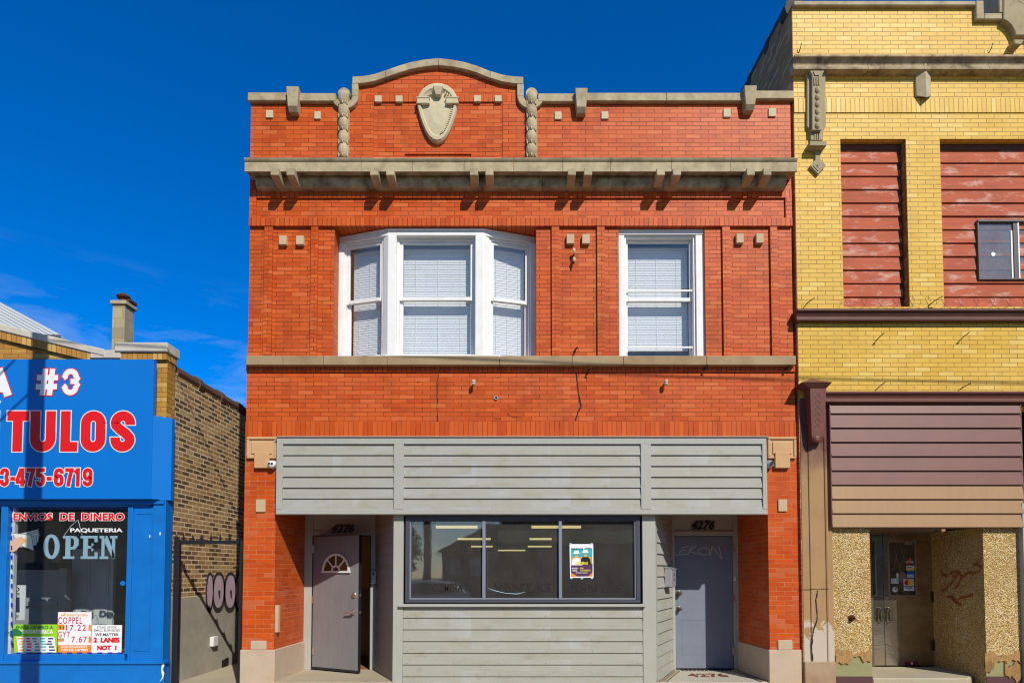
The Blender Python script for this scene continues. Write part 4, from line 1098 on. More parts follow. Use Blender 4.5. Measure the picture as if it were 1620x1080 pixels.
# things in and on the window: all sit just behind or on the pane
yv = .052
def lettering(body, u0, u1, v0, v1, mf, mo, g, bold, label, y=yv, sp=1.0):
    o = MB(); o.ptext(body, u0, u1, v0, v1, y - .002, bold=bold, space=sp); 
    x0_, x1_, z0_, z1_ = rect(u0, u1, v0, v1, y)
    e = thing('window_lettering', label, 'lettering', ((x0_ + x1_) / 2, y, z0_))
    if mo: q = MB(); q.ptext(body, u0, u1, v0, v1, y, bold=bold, grow=g, space=sp); q.build('letter_outline', mo, e)
    o.build('letters', mf, e); return e
lettering('ENVIOS  DE  DINERO', 20.5, 196.5, 811, 823, M['vred'], M['vwhite'], .007, .04, 'red white-edged lettering ENVIOS DE DINERO along the top of the shop window', sp=1.08)
lettering('PAQUETERIA', 111, 194, 835, 842.5, M['vwhite'], None, 0, .03, 'small white lettering PAQUETERIA on the shop window glass')
# OPEN sign: slab letters
on = thing('open_sign', 'pale blue slab letters OPEN hanging behind the shop window glass', 'sign', (X(126, 884, .10), .10, Z(884, .10)))
s = MB(); yo = .085
def sl(u0, u1, v0, v1): s.pr(u0, u1, v0, v1, yo, yo + .012)
k = [P(81 + 12.8 * math.cos(a), 864.2 + 19.5 * math.sin(a), yo) for a in [2 * math.pi * i / 32 for i in range(32)]]
k2 = [P(81 + 5.6 * math.cos(a), 864.2 + 14.5 * math.sin(a), yo) for a in [2 * math.pi * i / 32 for i in range(32)]]
for i in range(32):
    j = (i + 1) % 32; s.xz([k[i], k[j], k2[j], k2[i]], yo, yo + .012)
s.build('letter', M['vlblue'], on); s = MB(); sl(99.5, 117, 879.5, 883.5); sl(99.5, 112, 847, 851); sl(103.5, 111, 851, 879.5)
s.xz([P(u, v, yo) for u, v in ((112, 847), (120, 848), (124, 853), (124, 862), (119, 868), (111, 869), (111, 865), (115, 864.5), (117, 861), (117, 854), (115, 851), (111, 851))], yo, yo + .012)
s.build('letter', M['vlblue'], on); s = MB(); sl(127.5, 154, 879.5, 883.5); sl(127.5, 154, 847, 851); sl(131.5, 138.5, 851, 879.5); sl(149.5, 154, 873, 879.5); sl(149.5, 154, 851, 857); sl(138.5, 147, 863, 867); sl(144.5, 147, 859, 871)
s.build('letter', M['vlblue'], on); s = MB(); sl(157.5, 171, 879.5, 883.5); sl(157.5, 167, 847, 851); sl(160.5, 165, 851, 879.5); sl(174, 185.5, 847, 851); sl(177, 181.5, 851, 883)
s.xz([P(u, v, yo) for u, v in ((165, 847), (169, 847), (181, 876), (181, 883.5), (178, 883.5), (165, 856))], yo, yo + .012)
s.build('letter', M['vlblue'], on)
s = MB(); s.tube([(X(102, 846, yo), yo, Z(846, yo)), (X(112, 832, yo), yo, Z(832, yo)), (X(123, 822, yo), yo, Z(822, yo)), (X(124, 824, yo), yo, Z(824, yo)), (X(130, 846, yo), yo, Z(846, yo))], .004, 6); s.build('hanging_wire', M['vwhite'], on)
# banknotes decal
NOTE = plain('greenish_banknote_print', (.46, .55, .44), .5, .3)
bd = thing('window_decal', 'hand holding a fan of banknotes, printed sticker at the left of the shop window', 'decal', (X(36, 873), yv, Z(873)))
for i, (l) in enumerate(([(22, 846), (61, 836), (63, 848), (28, 858)], [(24, 848), (62, 842), (61, 857), (30, 862)], [(22, 849), (59, 846), (58, 862), (28, 866)], [(18, 842), (50, 845), (54, 871), (30, 862)])):
    s = MB(); s.ppoly(l, yv - .001 * i); s.build('banknote', M['vgreyink'], bd); s = MB(); s.ppoly([(a_ + (sum(p[0] for p in l) / 4 - a_) * .08, b_ + (sum(p[1] for p in l) / 4 - b_) * .10) for a_, b_ in l], yv - .001 * i - .0003); s.build('banknote_face', M['vmint'] if i % 2 else NOTE, bd)
    s = MB(); s.ppoly([(u * .94 + 2.4, v * .94 + 51) for u, v in l], yv - .001 * i - .0005)
    s2 = MB(); cu, cv = sum(p[0] for p in l) / 4, sum(p[1] for p in l) / 4
    s2.ppoly([(cu + 3 * math.cos(a), cv + 3.6 * math.sin(a)) for a in [k * math.pi / 6 for k in range(12)]], yv - .001 * i - .0006); s2.build('portrait_oval', M['vgreyink'] if i % 2 == 0 else M['vamber'], bd)
s = MB(); s.ppoly([(12, 856), (20, 852), (30, 849), (35, 848), (37, 851), (33, 855), (37, 858), (34, 862), (30, 865), (26, 870), (20, 873), (12, 871)], yv - .006); s.build('hand', M['vskin'], bd)
# paper signs at the bottom
def sheet(nm, label, u0, u1, v0, v1, mat, skew=0.0, y=yv):
    x0_, x1_, z0_, z1_ = rect(u0, u1, v0, v1, y)
    e = thing(nm, label, 'sign', ((x0_ + x1_) / 2, y, z0_))
    s = MB(); s.xz([(x0_ + skew, z0_), (x1_ + skew * .3, z0_), (x1_, z1_), (x0_, z1_)], y, y + .003); s.build('sheet', mat, e); return e
yi = yv - .0012
e = sheet('paper_sign', 'lime green money transfer sign with rows of small logos in the shop window corner', 20, 91, 987, 1032, M['vgreen'], skew=.03)
s = MB(); s.ptext('ENVIA DINERO A', 25, 84, 989, 994.5, yi, bold=.03); s.build('print', M['vdgreen'], e)
s = MB(); s.ptext('LATINOAMERICA', 24, 84, 995.5, 1001.5, yi, bold=.025); s.build('print', M['vwhite'], e)
s = MB(); s.ptext('Facil, Rapido, Seguro y Economico', 26, 80, 1002, 1005, yi, bold=.015); s.build('print', M['vdgreen'], e)
s = MB(); s.ppoly([(26, 1006.5), (86, 1006.5), (89, 1031), (29, 1031)], yi); s.build('white_field', M['vwhite'], e)
for i, (u, v) in enumerate([(u, v) for v in (1009.5, 1014, 1018, 1022.5, 1027.5) for u in (34, 46, 57, 68, 80)]):
    u += random.uniform(-2, 2)
    s = MB(); w_ = random.uniform(2.4, 4.6); s.ppoly([(u - w_ + v * .06 - 61, v - 1.1), (u + w_ + v * .06 - 61, v - 1.1), (u + w_ + v * .06 - 61, v + 1.1), (u - w_ + v * .06 - 61, v + 1.1)], yi - .0008)
    s.build('printed_logo', [M['vamber'], M['vred'], M['vgreyink'], M['vteal'], M['vnavy'], M['vcrimson']][(i * 7 + i // 5) % 6], e)
s = MB(); s.ppoly([(13, 999), (25, 993), (35, 999), (34, 1005), (14, 1005)], yi - .002); s.build('house_sticker', M['vdgreen'], e)
e = sheet('rate_sign', 'white and orange exchange rate sign reading COPPEL 17.22 and GYT 7.67', 91, 144, 967.5, 1032.5, M['vwhite'])
for (u0, u1, v0, v1) in ((91.4, 143.6, 1019.5, 1032.3), (91.4, 102, 987, 995.5), (91.4, 101, 1009, 1014), (140, 143.6, 987.5, 997), (140, 143.6, 1006, 1016)):
    s = MB(); a, b, c, d = rect(u0, u1, v0, v1, yi); s.poly([(a, yi, c), (b, yi, c), (b, yi, d), (a, yi, d)]); s.build('orange_band', M['vorange'], e)
y2 = yi - .0008
for body, u0, u1, v0, v1, m, bo in (('InterCambio', 106, 139, 969.5, 974, M['vamber'], .02), ('COPPEL', 92, 130, 975.5, 986, M['vcrimson'], .01), ('17.22', 104.5, 136, 987.5, 997, M['vcrimson'], .01),
                                   ('GYT', 92, 110.5, 998, 1007.5, M['vcrimson'], .01), ('7.67', 113, 137.5, 1006, 1015.5, M['vcrimson'], .01), ('CON EXCELENTE', 96, 138, 1020.3, 1024, M['vwhite'], .03), ('TIPO DE CAMBIO', 96, 139, 1025.3, 1029.3, M['vwhite'], .03)):
    s = MB(); s.ptext(body, u0, u1, v0, v1, y2, bold=bo, space=1.25 if m is M['vcrimson'] else 1); s.build('print', m, e)
for u, m in ((94, M['vdgreen']), (99.3, M['vred'])):
    s = MB(); s.ppoly([(u, 990), (u + 2.5, 989.5), (u + 2.8, 994.5), (u + .4, 995)], y2); s.build('flag_stripe', m, e)
for u in (94, 99.5):
    s = MB(); s.ppoly([(u, 1009), (u + 2.3, 1009), (u + 2.3, 1012), (u, 1012)], y2); s.build('flag_stripe', M['vteal'], e)
s = MB(); s.ppoly([(96, 973.8), (97, 970), (100, 972.5), (101, 969.5), (104, 969), (103, 972), (101, 974), (99.5, 972.5), (98.5, 974)], y2); s.build('printed_emblem', M['vamber'], e)
e = sheet('protest_sign', 'white square sign reading WE MATTER 2 LANES NOT 1 at the shop window corner', 145, 192.5, 988, 1032, M['vwhite'])
for body, u0, u1, v0, v1, m, bo in (('STAND UP FOR', 153.5, 184.5, 990, 993.3, M['vgreyink'], .01), ('SMALL BUSINESSES', 148.5, 189.5, 994.6, 998, M['vgreyink'], .01), ('WE MATTER', 150.5, 187.5, 1001, 1005.3, M['vblack'], .02),
                                   ('2  LANES', 148.2, 189, 1008, 1015.5, M['vorange'], .035), ('NOT  1', 154, 184, 1020.5, 1027.5, M['vorange'], .035)):
    s = MB()
    if m is M['vorange']: s.ptext(body, u0, u1, v0, v1, yi, bold=bo, grow=.003); s.build('print_shadow', M['vred'], e); s = MB()
    s.ptext(body, u0, u1, v0, v1, yi - .0008, bold=bo); s.build('print', m if m is not M['vorange'] else M['vred'], e)
e = sheet('paper_sign', 'large white notice with navy panel standing behind the glass at the far left', -20, 40.5, 925, 980, M['vwhite'], y=.16)
for body, u0, u1, v0, v1, m in (('OGO', 0, 31, 928, 935, M['vblack']), ('ST ERS', 0, 31, 937, 941, M['vblack']), ('RE', 20, 30, 972, 977, M['vgreyink'])):
    s = MB(); s.ptext(body, u0, u1, v0, v1, .158, bold=.02); s.build('print', m, e)
s = MB(); s.ppoly([(-10, 944), (31, 944), (31, 968), (-10, 968)], .158); s.build('navy_panel', M['vnavy'], e)
s = MB(); s.ptext('VY', 2, 25, 947, 965, .156, bold=.01); s.build('print', M['vwhite'], e)
e = thing('round_sticker', 'small round blue sticker on the shop window near its right edge', 'sticker', (X(194, 922), yv, Z(926)))
s = MB(); s.lathe([(0, 0), (.034, 0), (.034, .002), (0, .002)], (X(194, 922, yv), yv, Z(922, yv)), 'y', 20); s.build('disc', M['blue_sign'], e)
# LED string round the pane
ls = thing('led_string', 'string of small blue LED modules round the edge of the shop window', 'light string', (X(18, 1030, .045), .045, Z(1030, .045)))
s = MB()
pts = [(18.5, v) for v in range(806, 1030, 15)] + [(u, 803.3) for u in range(28, 200, 18)] + [(u, 1032) for u in range(30, 200, 16)] + [(205.5, 806), (205.7, 816), (206, 828)]
for u, v in pts:
    x_, z_ = P(u, v, .046); vert = abs(u - 18.5) < 1 or u > 202
    s.box(x_ - (.008 if vert else .03), x_ + (.008 if vert else .03), .04, .05, z_ - (.03 if vert else .008), z_ + (.03 if vert else .008))
s.build('led_module', M['led'], ls)
s = MB(); xs = X(18.5, 900, .05); s.tube([(xs, .05, Z(1030)), (xs + .004, .05, Z(950)), (xs - .003, .05, Z(880)), (xs, .05, Z(804))], .003, 5); s.build('cable', M['vwhite'], ls)

# =================================================================== ALLEY GATE
gy = .16
g0, g1 = X(279, 950, gy), X(381, 950, gy)
gz1 = Z(854.5, gy)
gate = thing('metal_gate', 'black iron gate with small spear points across the alley, one thin leaf', 'gate', ((g0 + g1) / 2, gy, 0))
s = MB()
s.box(X(275, 950, gy), X(283.5, 950, gy), gy - .03, gy + .03, .02, gz1 + .015); s.build('hinge_post', M['black'], gate, bevel=.004)
s = MB(); s.box(X(378.5, 950, gy), X(383.5, 950, gy), gy - .02, gy + .02, .02, gz1); s.build('latch_post', M['black'], gate, bevel=.003)
s = MB(); s.box(X(283.5, 857, gy), X(378.5, 857, gy), gy - .018, gy + .018, Z(860.3, gy), gz1); s.build('top_rail', M['black'], gate, bevel=.003)
s = MB(); s.box(X(276.5, 962, gy), X(282, 962, gy), gy - .04, gy + .04, Z(982, gy), Z(962, gy)); s.build('hinge', M['black'], gate, bevel=.003)
for u in (279, 290.5, 305, 319, 334, 348.5, 363.5, 377.5):
    x_ = X(u, 850, gy); z0_ = gz1
    s = MB(); s.xz([(x_ - .010, z0_), (x_ + .010, z0_), (x_ + .012, z0_ + .02), (x_ + .034, z0_ + .022), (x_ + .012, z0_ + .04), (x_, z0_ + .085), (x_ - .012, z0_ + .04), (x_ - .034, z0_ + .022), (x_ - .012, z0_ + .02)], gy - .007, gy + .007)
    if u == 279: s.ball((x_, gy, z0_ + .06), .016, .016, .02, 8, 6)
    s.build('spear_point', M['black'], gate)
# =================================================================== YELLOW BUILDING (right)
YX = X(1261.5, 520); YY = -.015
yx1 = X(1760, 520)
yb = thing('brick_building', 'taller yellow brick building at the right with brown boarded shopfront and red boarded windows', 'building', ((YX + yx1) / 2, 0, 0))
s = MB()
def yw2(x0, x1, v0, v1, y=YY, mi=0, back=.4): s.box(x0, x1, y, back, Z(v1), Z(v0), mi)
ztop = Z(6, -.03)
o0, o1 = X(1331, 350), X(1435, 350); p0_, p1_ = X(1489, 350), yx1
# stepped parapet at the upper right
nx0, nx1 = X(1539, 40), X(1610, 40)
s.box(YX, nx0, YY, .4, Z(88), ztop); s.box(nx0, yx1, YY, .4, Z(88), Z(31))
s.box(X(1615, 50), yx1, YY + .02, .4, Z(31) - .2, Z(-120))
yw2(YX, yx1, 88, 112); yw2(YX, yx1, 112, 123.5, YY - .01, 1); yw2(YX, yx1, 123.5, 157.5); yw2(YX, yx1, 157.5, 180, YY - .012, 1); yw2(YX, yx1, 180, 221)
yw2(YX, o0, 221, 486); yw2(o1, p0_, 221, 486); s.box(p1_ - .4, p1_, YY, .4, Z(486), Z(221))
yw2(YX, yx1, 486, 632)
yw2(YX, yx1, 632, 640, .0)
s.build('brick_front', [M['yellow'], M['yellow_soldier']], yb)
# left flank rising above the red roof
s = MB()
A0, A1 = P(1255, -2, YY), P(1174, 143, 1.94)
slope_ = (A1[1] - A0[1]) / (1.94 - YY)
s.box(YX - .006, YX + .1, YY + .004, .4, 0, Z(92)); s.box(YX - .006, YX + .1, YY + .004, .4, Z(88), ztop - .03)
s.loft([[(YX, .4, 0), (YX + .3, .4, 0), (YX + .3, .4, A0[1] + .05), (YX, .4, A0[1] + .05)], [(YX, 14, 0), (YX + .3, 14, 0), (YX + .3, 14, A0[1] + .05 + slope_ * 8), (YX, 14, A0[1] + .05 + slope_ * 8)]])
s.build('side_wall', M['side_brick'], yb)
s = MB(); y = .2; zt0 = A0[1] + .05
while y < 12:
    z_ = zt0 + slope_ * .6 * (y - .2)
    s.tube([(YX + .13, y, z_ + .03), (YX + .13, y + .62, z_ + .03 + slope_ * .37)], .14, 10); s.tube([(YX + .13, y + .60, z_ + .04), (YX + .13, y + .74, z_ + .04)], .165, 10); y += .74
s.build('coping_tile', plain('dark_clay_tile', (.06, .045, .04), .7, .3), yb)
s = MB(); s.box(YX + .3, yx1, 14, 14.3, 0, ztop); s.box(YX + .3, yx1, .4, 14, Z(150), Z(140)); s.box(yx1 - .2, yx1, .4, 14, 0, ztop); s.box(YX + .3, yx1, .4, 14, Z(660), Z(650)); s.build('roof', M['dark'], yb)
# copings and the carved corner piece
s = MB(); s.box(YX, nx0 - .0, -.07, .45, Z(8.5, -.07), Z(1, -.07)); 
s.build('coping', M['lime'], yb, bevel=.01); s = MB(); s.box(nx0, nx0 + .11, -.075, .45, Z(31, -.07), Z(1, -.07)); s.box(nx0 + .11, X(1588, 30), -.075, .45, Z(31, -.07), Z(21, -.07))
s.box(X(1574, 20), X(1588, 20), -.08, .3, Z(21, -.07), Z(-60, -.07))
s.build('coping', M['lime'], yb, bevel=.01)
s = MB()
pts = [P(u, v, -.10) for u, v in ((1588, -70), (1588, 31), (1594, 34), (1601, 41), (1606, 50), (1607, 56), (1640, 56), (1700, 56), (1700, -70))]
s.xz(pts, -.10, .2); s.xz([P(u, v, -.14) for u, v in ((1604, 62), (1605, 70), (1616, 71), (1621, 62))], -.14, 0)
s.stroke([P(u, v, -.1) for u, v in ((1597, 9), (1611, 1), (1625, 9))], .012, -.103, 0); s.stroke([P(u, v, -.1) for u, v in ((1614, 43), (1618, 34))], .012, -.103, 0)
s.build('carved_volute', M['greystone'], yb, bevel=.01)
# upper cornice
yc_ = -.16
s = MB()
pr2 = [(0, Z(86, yc_)), (yc_, Z(86.5, yc_)), (yc_ - .005, Z(90, yc_)), (yc_ + .03, Z(92, yc_)), (yc_ + .06, Z(97, yc_)), (yc_ + .05, Z(101.5, yc_)), (yc_ + .035, Z(102, yc_)), (yc_ + .035, Z(106, yc_)), (yc_ + .06, Z(107, yc_)), (-.03, Z(108.5, yc_)), (0, Z(108.5, yc_))]
cuts_ = [1257, 1296, 1376, 1465, 1568, 1680]
for a, b in zip(cuts_, cuts_[1:]): s.yz(pr2, X(a, 95, yc_) + .002, X(b, 95, yc_) - .002)
s.build('cornice', M['lime_dirty'], yb)
# carved pendants
pd = MB(); yp = -.06
def pxz(l, y0, y1, mb=None): (mb or pd).xz([P(u, v, y0) for u, v in l], y0, y1)
pxz([(1271, 110), (1312, 110), (1306, 122), (1307, 200), (1303, 206), (1302, 222), (1283, 222), (1282, 206), (1277, 200), (1277, 122)], yp, 0)
pxz([(1279, 108), (1306, 108), (1301, 119), (1300, 206), (1285, 206), (1285, 119)], yp - .05, yp)
pe = pd.build('carved_pendant', M['greystone'], yb, bevel=.006)
pd = MB()
pxz([(1287, 113), (1299, 113), (1296.5, 119), (1289.5, 119)], yp - .062, yp - .05)
for u in (1289, 1292.5, 1296): pd.pr(u - .8, u + .8, 121, 134, yp - .064, yp - .05)
for k in range(6):
    v = 142 + k * 11.2; x_, z_ = P(1293, v, yp - .06); pd.ball((x_ + .005, yp - .045, z_), .036, .035, .05, 10, 6)
for u in (1289.5, 1293, 1296.5): pd.pr(u - .9, u + .9, 208, 222, yp - .012, yp)
pd.build('husk_ornament', M['greystone'], pe)
pd = MB()
a, b, c, d = rect(1283, 1305, 224, 231, -.13); pd.box(a - .02, b + .02, -.14, 0, c, d)
a2, b2 = X(1290, 245, -.05), X(1298, 245, -.05); pd.loft([[(a - .02, -.13, c), (b + .02, -.13, c), (b + .02, 0, c), (a - .02, 0, c)], [(a2, -.05, Z(243)), (b2, -.05, Z(243)), (b2, 0, Z(243)), (a2, 0, Z(243))]])
pd.box(a2, b2, -.05, 0, Z(257), Z(243))
pxz([(1281.5, 262), (1294.5, 248), (1307, 261), (1294.5, 275.5)], -.06, 0)
pxz([(1286, 262), (1294.5, 252.5), (1303, 261.5), (1294.5, 271)], -.068, -.06)
for q in ([(1291, 260), (1296, 265)], [(1297, 258), (1292, 264)]): pd.stroke([P(u, v, -.07) for u, v in q], .015, -.072)
pd.build('pendant_foot', M['greystone'], pe, bevel=.005)
s = MB()
x0_, x1_ = X(1449, 135, -.05), X(1473, 135, -.05); xm = (x0_ + x1_) / 2
s.loft([[(x0_, 0, Z(156)), (x0_, -.05, Z(156)), (xm, -.11, Z(164)), (x1_, -.05, Z(156)), (x1_, 0, Z(156))], [(x0_, 0, Z(112)), (x0_, -.05, Z(112)), (xm, -.11, Z(109)), (x1_, -.05, Z(112)), (x1_, 0, Z(112))]])
s.build('carved_pendant', M['lime'], yb, bevel=.006)
# boarded windows
yB = .11
def bwin(x0, x1, v0, v1, n):
    s = MB(); s.boards(x0 + .015, x1 - .02, Z(486), Z(v0 + 8), n, yB, lap=.022, th=.03, jit=.003)
    o = s.build('boarded_window', M['old_red'], yb)
    f = MB(); f.box(x0, x1, yB - .02, yB + .05, Z(v0 + 9), Z(v0)); f.box(x1 - .05, x1, yB - .01, yB + .05, Z(486), Z(v0 + 9)); f.build('frame', M['maroon'], o)
    return o
bwin(o0, o1, 221, 486, 12)
bw2 = bwin(p0_, X(1700, 350), 221, 486, 12)
s = MB(); s.box(o1 - .002, o1 + .004, .0, yB, Z(486), Z(221)); s.build('window_reveal', brick('reveal_brick', (.33, .20, .06), (.22, .12, .04), (.4, .27, .1), .2, (.1, .06, .03), (.15, .1, .05), bw=.11, bh=.063), yb)
# sliding window let into the boards
ysw = yB - .03
a, b, c, d = rect(1546, 1680, 349, 443, ysw); t = .022
s = MB(); s.box(a, b, ysw - .03, ysw + .05, d - .03, d); s.box(a, b, ysw - .02, ysw + .05, c, c + .02); s.box(a, a + t, ysw - .02, ysw + .05, c + .02, d - .03); s.box(b - t, b, ysw - .02, ysw + .05, c + .02, d - .03)
m0 = X(1603, 400, ysw); s.box(m0, m0 + .06, ysw - .012, ysw + .05, c + .02, d - .03)
slw = s.build('sliding_window', plain('weathered_dark_frame', (.10, .085, .075), .5, .4), yb, bevel=.002)
s = MB(); s.box(m0 + .06, m0 + .078, ysw - .016, ysw + .04, c + .02, d - .03); s.box(X(1600, 400, ysw), X(1602.5, 400, ysw), ysw, ysw + .03, c + .03, d - .14); s.build('sash_edge', M['vwhite'], slw)
s = MB(); s.box(a + t, m0, ysw + .005, ysw + .010, c + .02, d - .03); s.box(m0 + .078, b - t, ysw + .02, ysw + .025, c + .02, d - .03); s.build('pane', glass('dusty_glass', (.75, .8, .84), .30, 1.6, (.42, .47, .54)), slw)
s = MB(); s.box(a, b, .30, .32, c, d); s.build('curtain', plain('pale_blue_curtain', (.34, .38, .46), .9, .1), slw)
s = MB(); s.lathe([(.0, 0), (.03, 0), (.03, -.004), (.015, -.004)], (X(1571.5, 402, ysw), ysw + .004, Z(402, ysw)), 'y', 12); s.build('plugged_hole', M['vwhite'], slw)
# maroon sill cornice and shop cornice
def mcorn(nm, v0, v1, u0, yfront, mat):
    s = MB(); z0_, z1_ = Z(v1, yfront), Z(v0, yfront); h = z1_ - z0_
    s.yz([(.02, z1_ + .012), (yfront, z1_), (yfront, z1_ - h * .18), (yfront + .025, z1_ - h * .25), (yfront + .05, z1_ - h * .6), (yfront + .045, z1_ - h * .66), (yfront + .03, z1_ - h * .70), (yfront + .03, z0_ + .008), (yfront + .05, z0_), (.02, z0_)], X(u0, (v0 + v1) / 2, yfront), yx1)
    return s.build(nm, mat, yb, bevel=.003)
mcorn('sill_cornice', 488, 505.5, 1262, -.13, M['maroon']); mcorn('shop_cornice', 618.5, 635, 1305, -.14, M['iron_brown'])
s = MB(); s.box(X(1305, 637), yx1, -.05, .02, Z(641, -.05), Z(633, -.05)); s.build('shop_frieze', M['iron_brown'], yb)
# corner post
s = MB(); px0, px1 = YX + .004, X(1314.5, 800)
zf = Z(630); zsp = Z(931)
s.box(px0, px0 + .10, -.02, .35, .30, zf); s.box(px0 + .10, px1 - .11, -.035, .35, .30, zf); s.box(px1 - .11, px1 - .095, -.022, .35, .30, zf); s.box(px1 - .095, px1 - .08, -.036, .35, .30, zf); s.box(px1 - .08, px1, -.028, .35, .30, zf)
s.build('corner_post', M['post'], yb, bevel=.005)
s = MB(); s.box(px0 - .004, px1 + .004, -.045, .35, 0, Z(1046, -.045)); s.build('post_base', stone('peeling_base_paint', (.40, .29, .19), (.19, .055, .04), .55, 2.2), yb, bevel=.008)
s = MB()
def cr2(l, w_, y):
    q = []
    for (u, v), (u2, v2) in zip(l, l[1:]):
        for k in range(5): q.append((u + (u2 - u) * k / 5 + random.uniform(-.6, .6), v + (v2 - v) * k / 5))
    q.append(l[-1]); s.stroke([P(u, v, y) for u, v in q], [random.uniform(.5, 1.3) * w_ for _ in q], y)
cr2([(1293, 933), (1291, 950), (1293, 978), (1286, 1000), (1284, 1020), (1286, 1045)], .016, -.039); cr2([(1265, 931), (1313, 931)], .008, -.039)
s.build('crack', M['gap_shade'], yb)  # flat strips carry the shade of the crack gaps in their colour
# iron corner bracket with pyramid cap
ib = MB(); cx_, _z = P(1291.5, 650, -.14); 
a, b, c, d = rect(1281, 1307, 612, 700, -.17)
ib.loft([[(a + .045, -.12, Z(700, -.12)), (b - .035, -.12, Z(700, -.12)), (b - .035, 0, Z(700)), (a + .045, 0, Z(700))], [(a + .03, -.15, Z(690, -.15)), (b - .02, -.15, Z(690, -.15)), (b - .02, 0, Z(690)), (a + .03, 0, Z(690))], [(a, -.19, Z(614, -.19)), (b, -.19, Z(614, -.19)), (b, 0, Z(614)), (a, 0, Z(614))]])
br = ib.build('iron_bracket', M['iron_brown'], yb, bevel=.004)
ib = MB(); u0, u1, z0_ = X(1268, 606, -.24), X(1316, 606, -.24), Z(604.5, -.24); xm = (u0 + u1) / 2
ib.loft([[(a, -.19, Z(614, -.19)), (b, -.19, Z(614, -.19)), (b, 0, Z(614, -.19)), (a, 0, Z(614, -.19))], [(u0, -.25, z0_), (u1, -.25, z0_), (u1, 0, z0_), (u0, 0, z0_)], [(u0 + .12, -.16, z0_ + .05), (u1 - .12, -.16, z0_ + .05), (u1 - .12, 0, z0_ + .05), (u0 + .12, 0, z0_ + .05)], [(xm - .01, -.1, z0_ + .10), (xm + .01, -.1, z0_ + .10), (xm + .01, 0, z0_ + .10), (xm - .01, 0, z0_ + .10)]])
ib.build('pyramid_cap', M['iron_brown'], br)
ib = MB()
for k in range(6):
    v = 624 + k * 9.5; y_ = -.185 + (v - 614) / 76 * .04; x_, z_ = P(1294 - k * .25, v, y_); q = .035
    for dx1, dx2 in ((-q, q), (q, -q)): ib.tube([(x_ + dx1, y_, z_ + .035), (x_ + dx2, y_, z_ - .035)], .008, 6)
ib.ball((X(1292, 694, -.14), -.13, Z(694, -.14)), .06, .04, .055, 10, 7)
ib.build('lattice_ornament', M['iron_brown'], br)
# sheet siding box over the shopfront
ys2 = -.06
sx0, sx1 = X(1314.5, 740, ys2), X(1616, 740, ys2)
zA, zB = Z(833.5, ys2), Z(640.5, ys2); hb_ = .2
levels = [833.5, 811.5, 789, 766.5, 744, 721.5, 699, 676.5, 654, 641]
for (l0, l1, m, nm) in ((0, 3, M['tan_metal'], 'lower_siding'), (3, 9, M['brown_metal'], 'upper_siding')):
    s = MB()
    for k in range(l0, l1): s.boards(sx0, sx1, Z(levels[k], ys2), Z(levels[k + 1], ys2), 1, ys2, lap=.028, th=.06)
    s.build(nm, m, yb)
s = MB(); s.box(sx0 - .012, sx0, ys2 - .02, .1, zA, zB); s.box(sx1, sx1 + .015, ys2 - .01, .1, zA, zB); s.box(sx0, sx1, -.03, .3, zA + .0, zB); s.build('siding_trim', M['brown_metal'], yb)
s = MB(); s.box(X(1617.5, 900, -.05), X(1640, 900, -.05), -.08, .1, .0, Z(796, -.05)); s.build('grey_pilaster', plain('pale_grey_post', (.42, .42, .42), .6, .3), yb)
# pebble dashed front and splay, recessed steel doors
RD2 = 1.05
q0, q1 = X(1323, 950), X(1378, 950); r0, r1 = X(1558, 950), X(1615, 950)
dv0, dv1 = X(1381, 950, RD2), X(1478, 950, RD2)
s = MB()
zpb = Z(1046); 
s.box(sx0, q1, .0, RD2, Z(1036), zA); s.build('pebble_dash_wall', M['pebble'], yb); r0b = max(r0, dv1) + .03; s = MB(); s.box(r0, yx1, 0, .06, Z(1036), zA); s.box(r0b, yx1, .06, RD2 + .1, Z(1036), zA)
s.loft([[(r0 - .006, .003, 0), (r0 + .05, RD2, 0), (dv1, RD2 + .05, 0), (dv1 - .006, RD2, 0)], [(r0 - .006, .003, zA), (r0 + .05, RD2, zA), (dv1, RD2 + .05, zA), (dv1 - .006, RD2, zA)]])
s.build('pebble_dash_wall', M['pebble'], yb)
s = MB(); s.box(sx0, q1 + .002, .012, RD2, .17, Z(1036)); s.build('backing_board', M['mint_wood'], yb); s = MB(); s.box(r0, yx1, .012, .06, .17, Z(1036)); s.box(r0b, yx1, .06, RD2, .17, Z(1036)); s.build('backing_board', M['mint_wood'], yb)
s = MB(); s.box(sx0, q1 + .004, .006, RD2, .0, .17); RIS = plain('maroon_tile_riser', (.10, .04, .045), .5, .4); s.build('stall_riser', RIS, yb); s = MB(); s.box(r0, yx1, .006, .06, 0, .17); s.box(r0b, yx1, .06, RD2, 0, .17); s.build('stall_riser', RIS, yb)
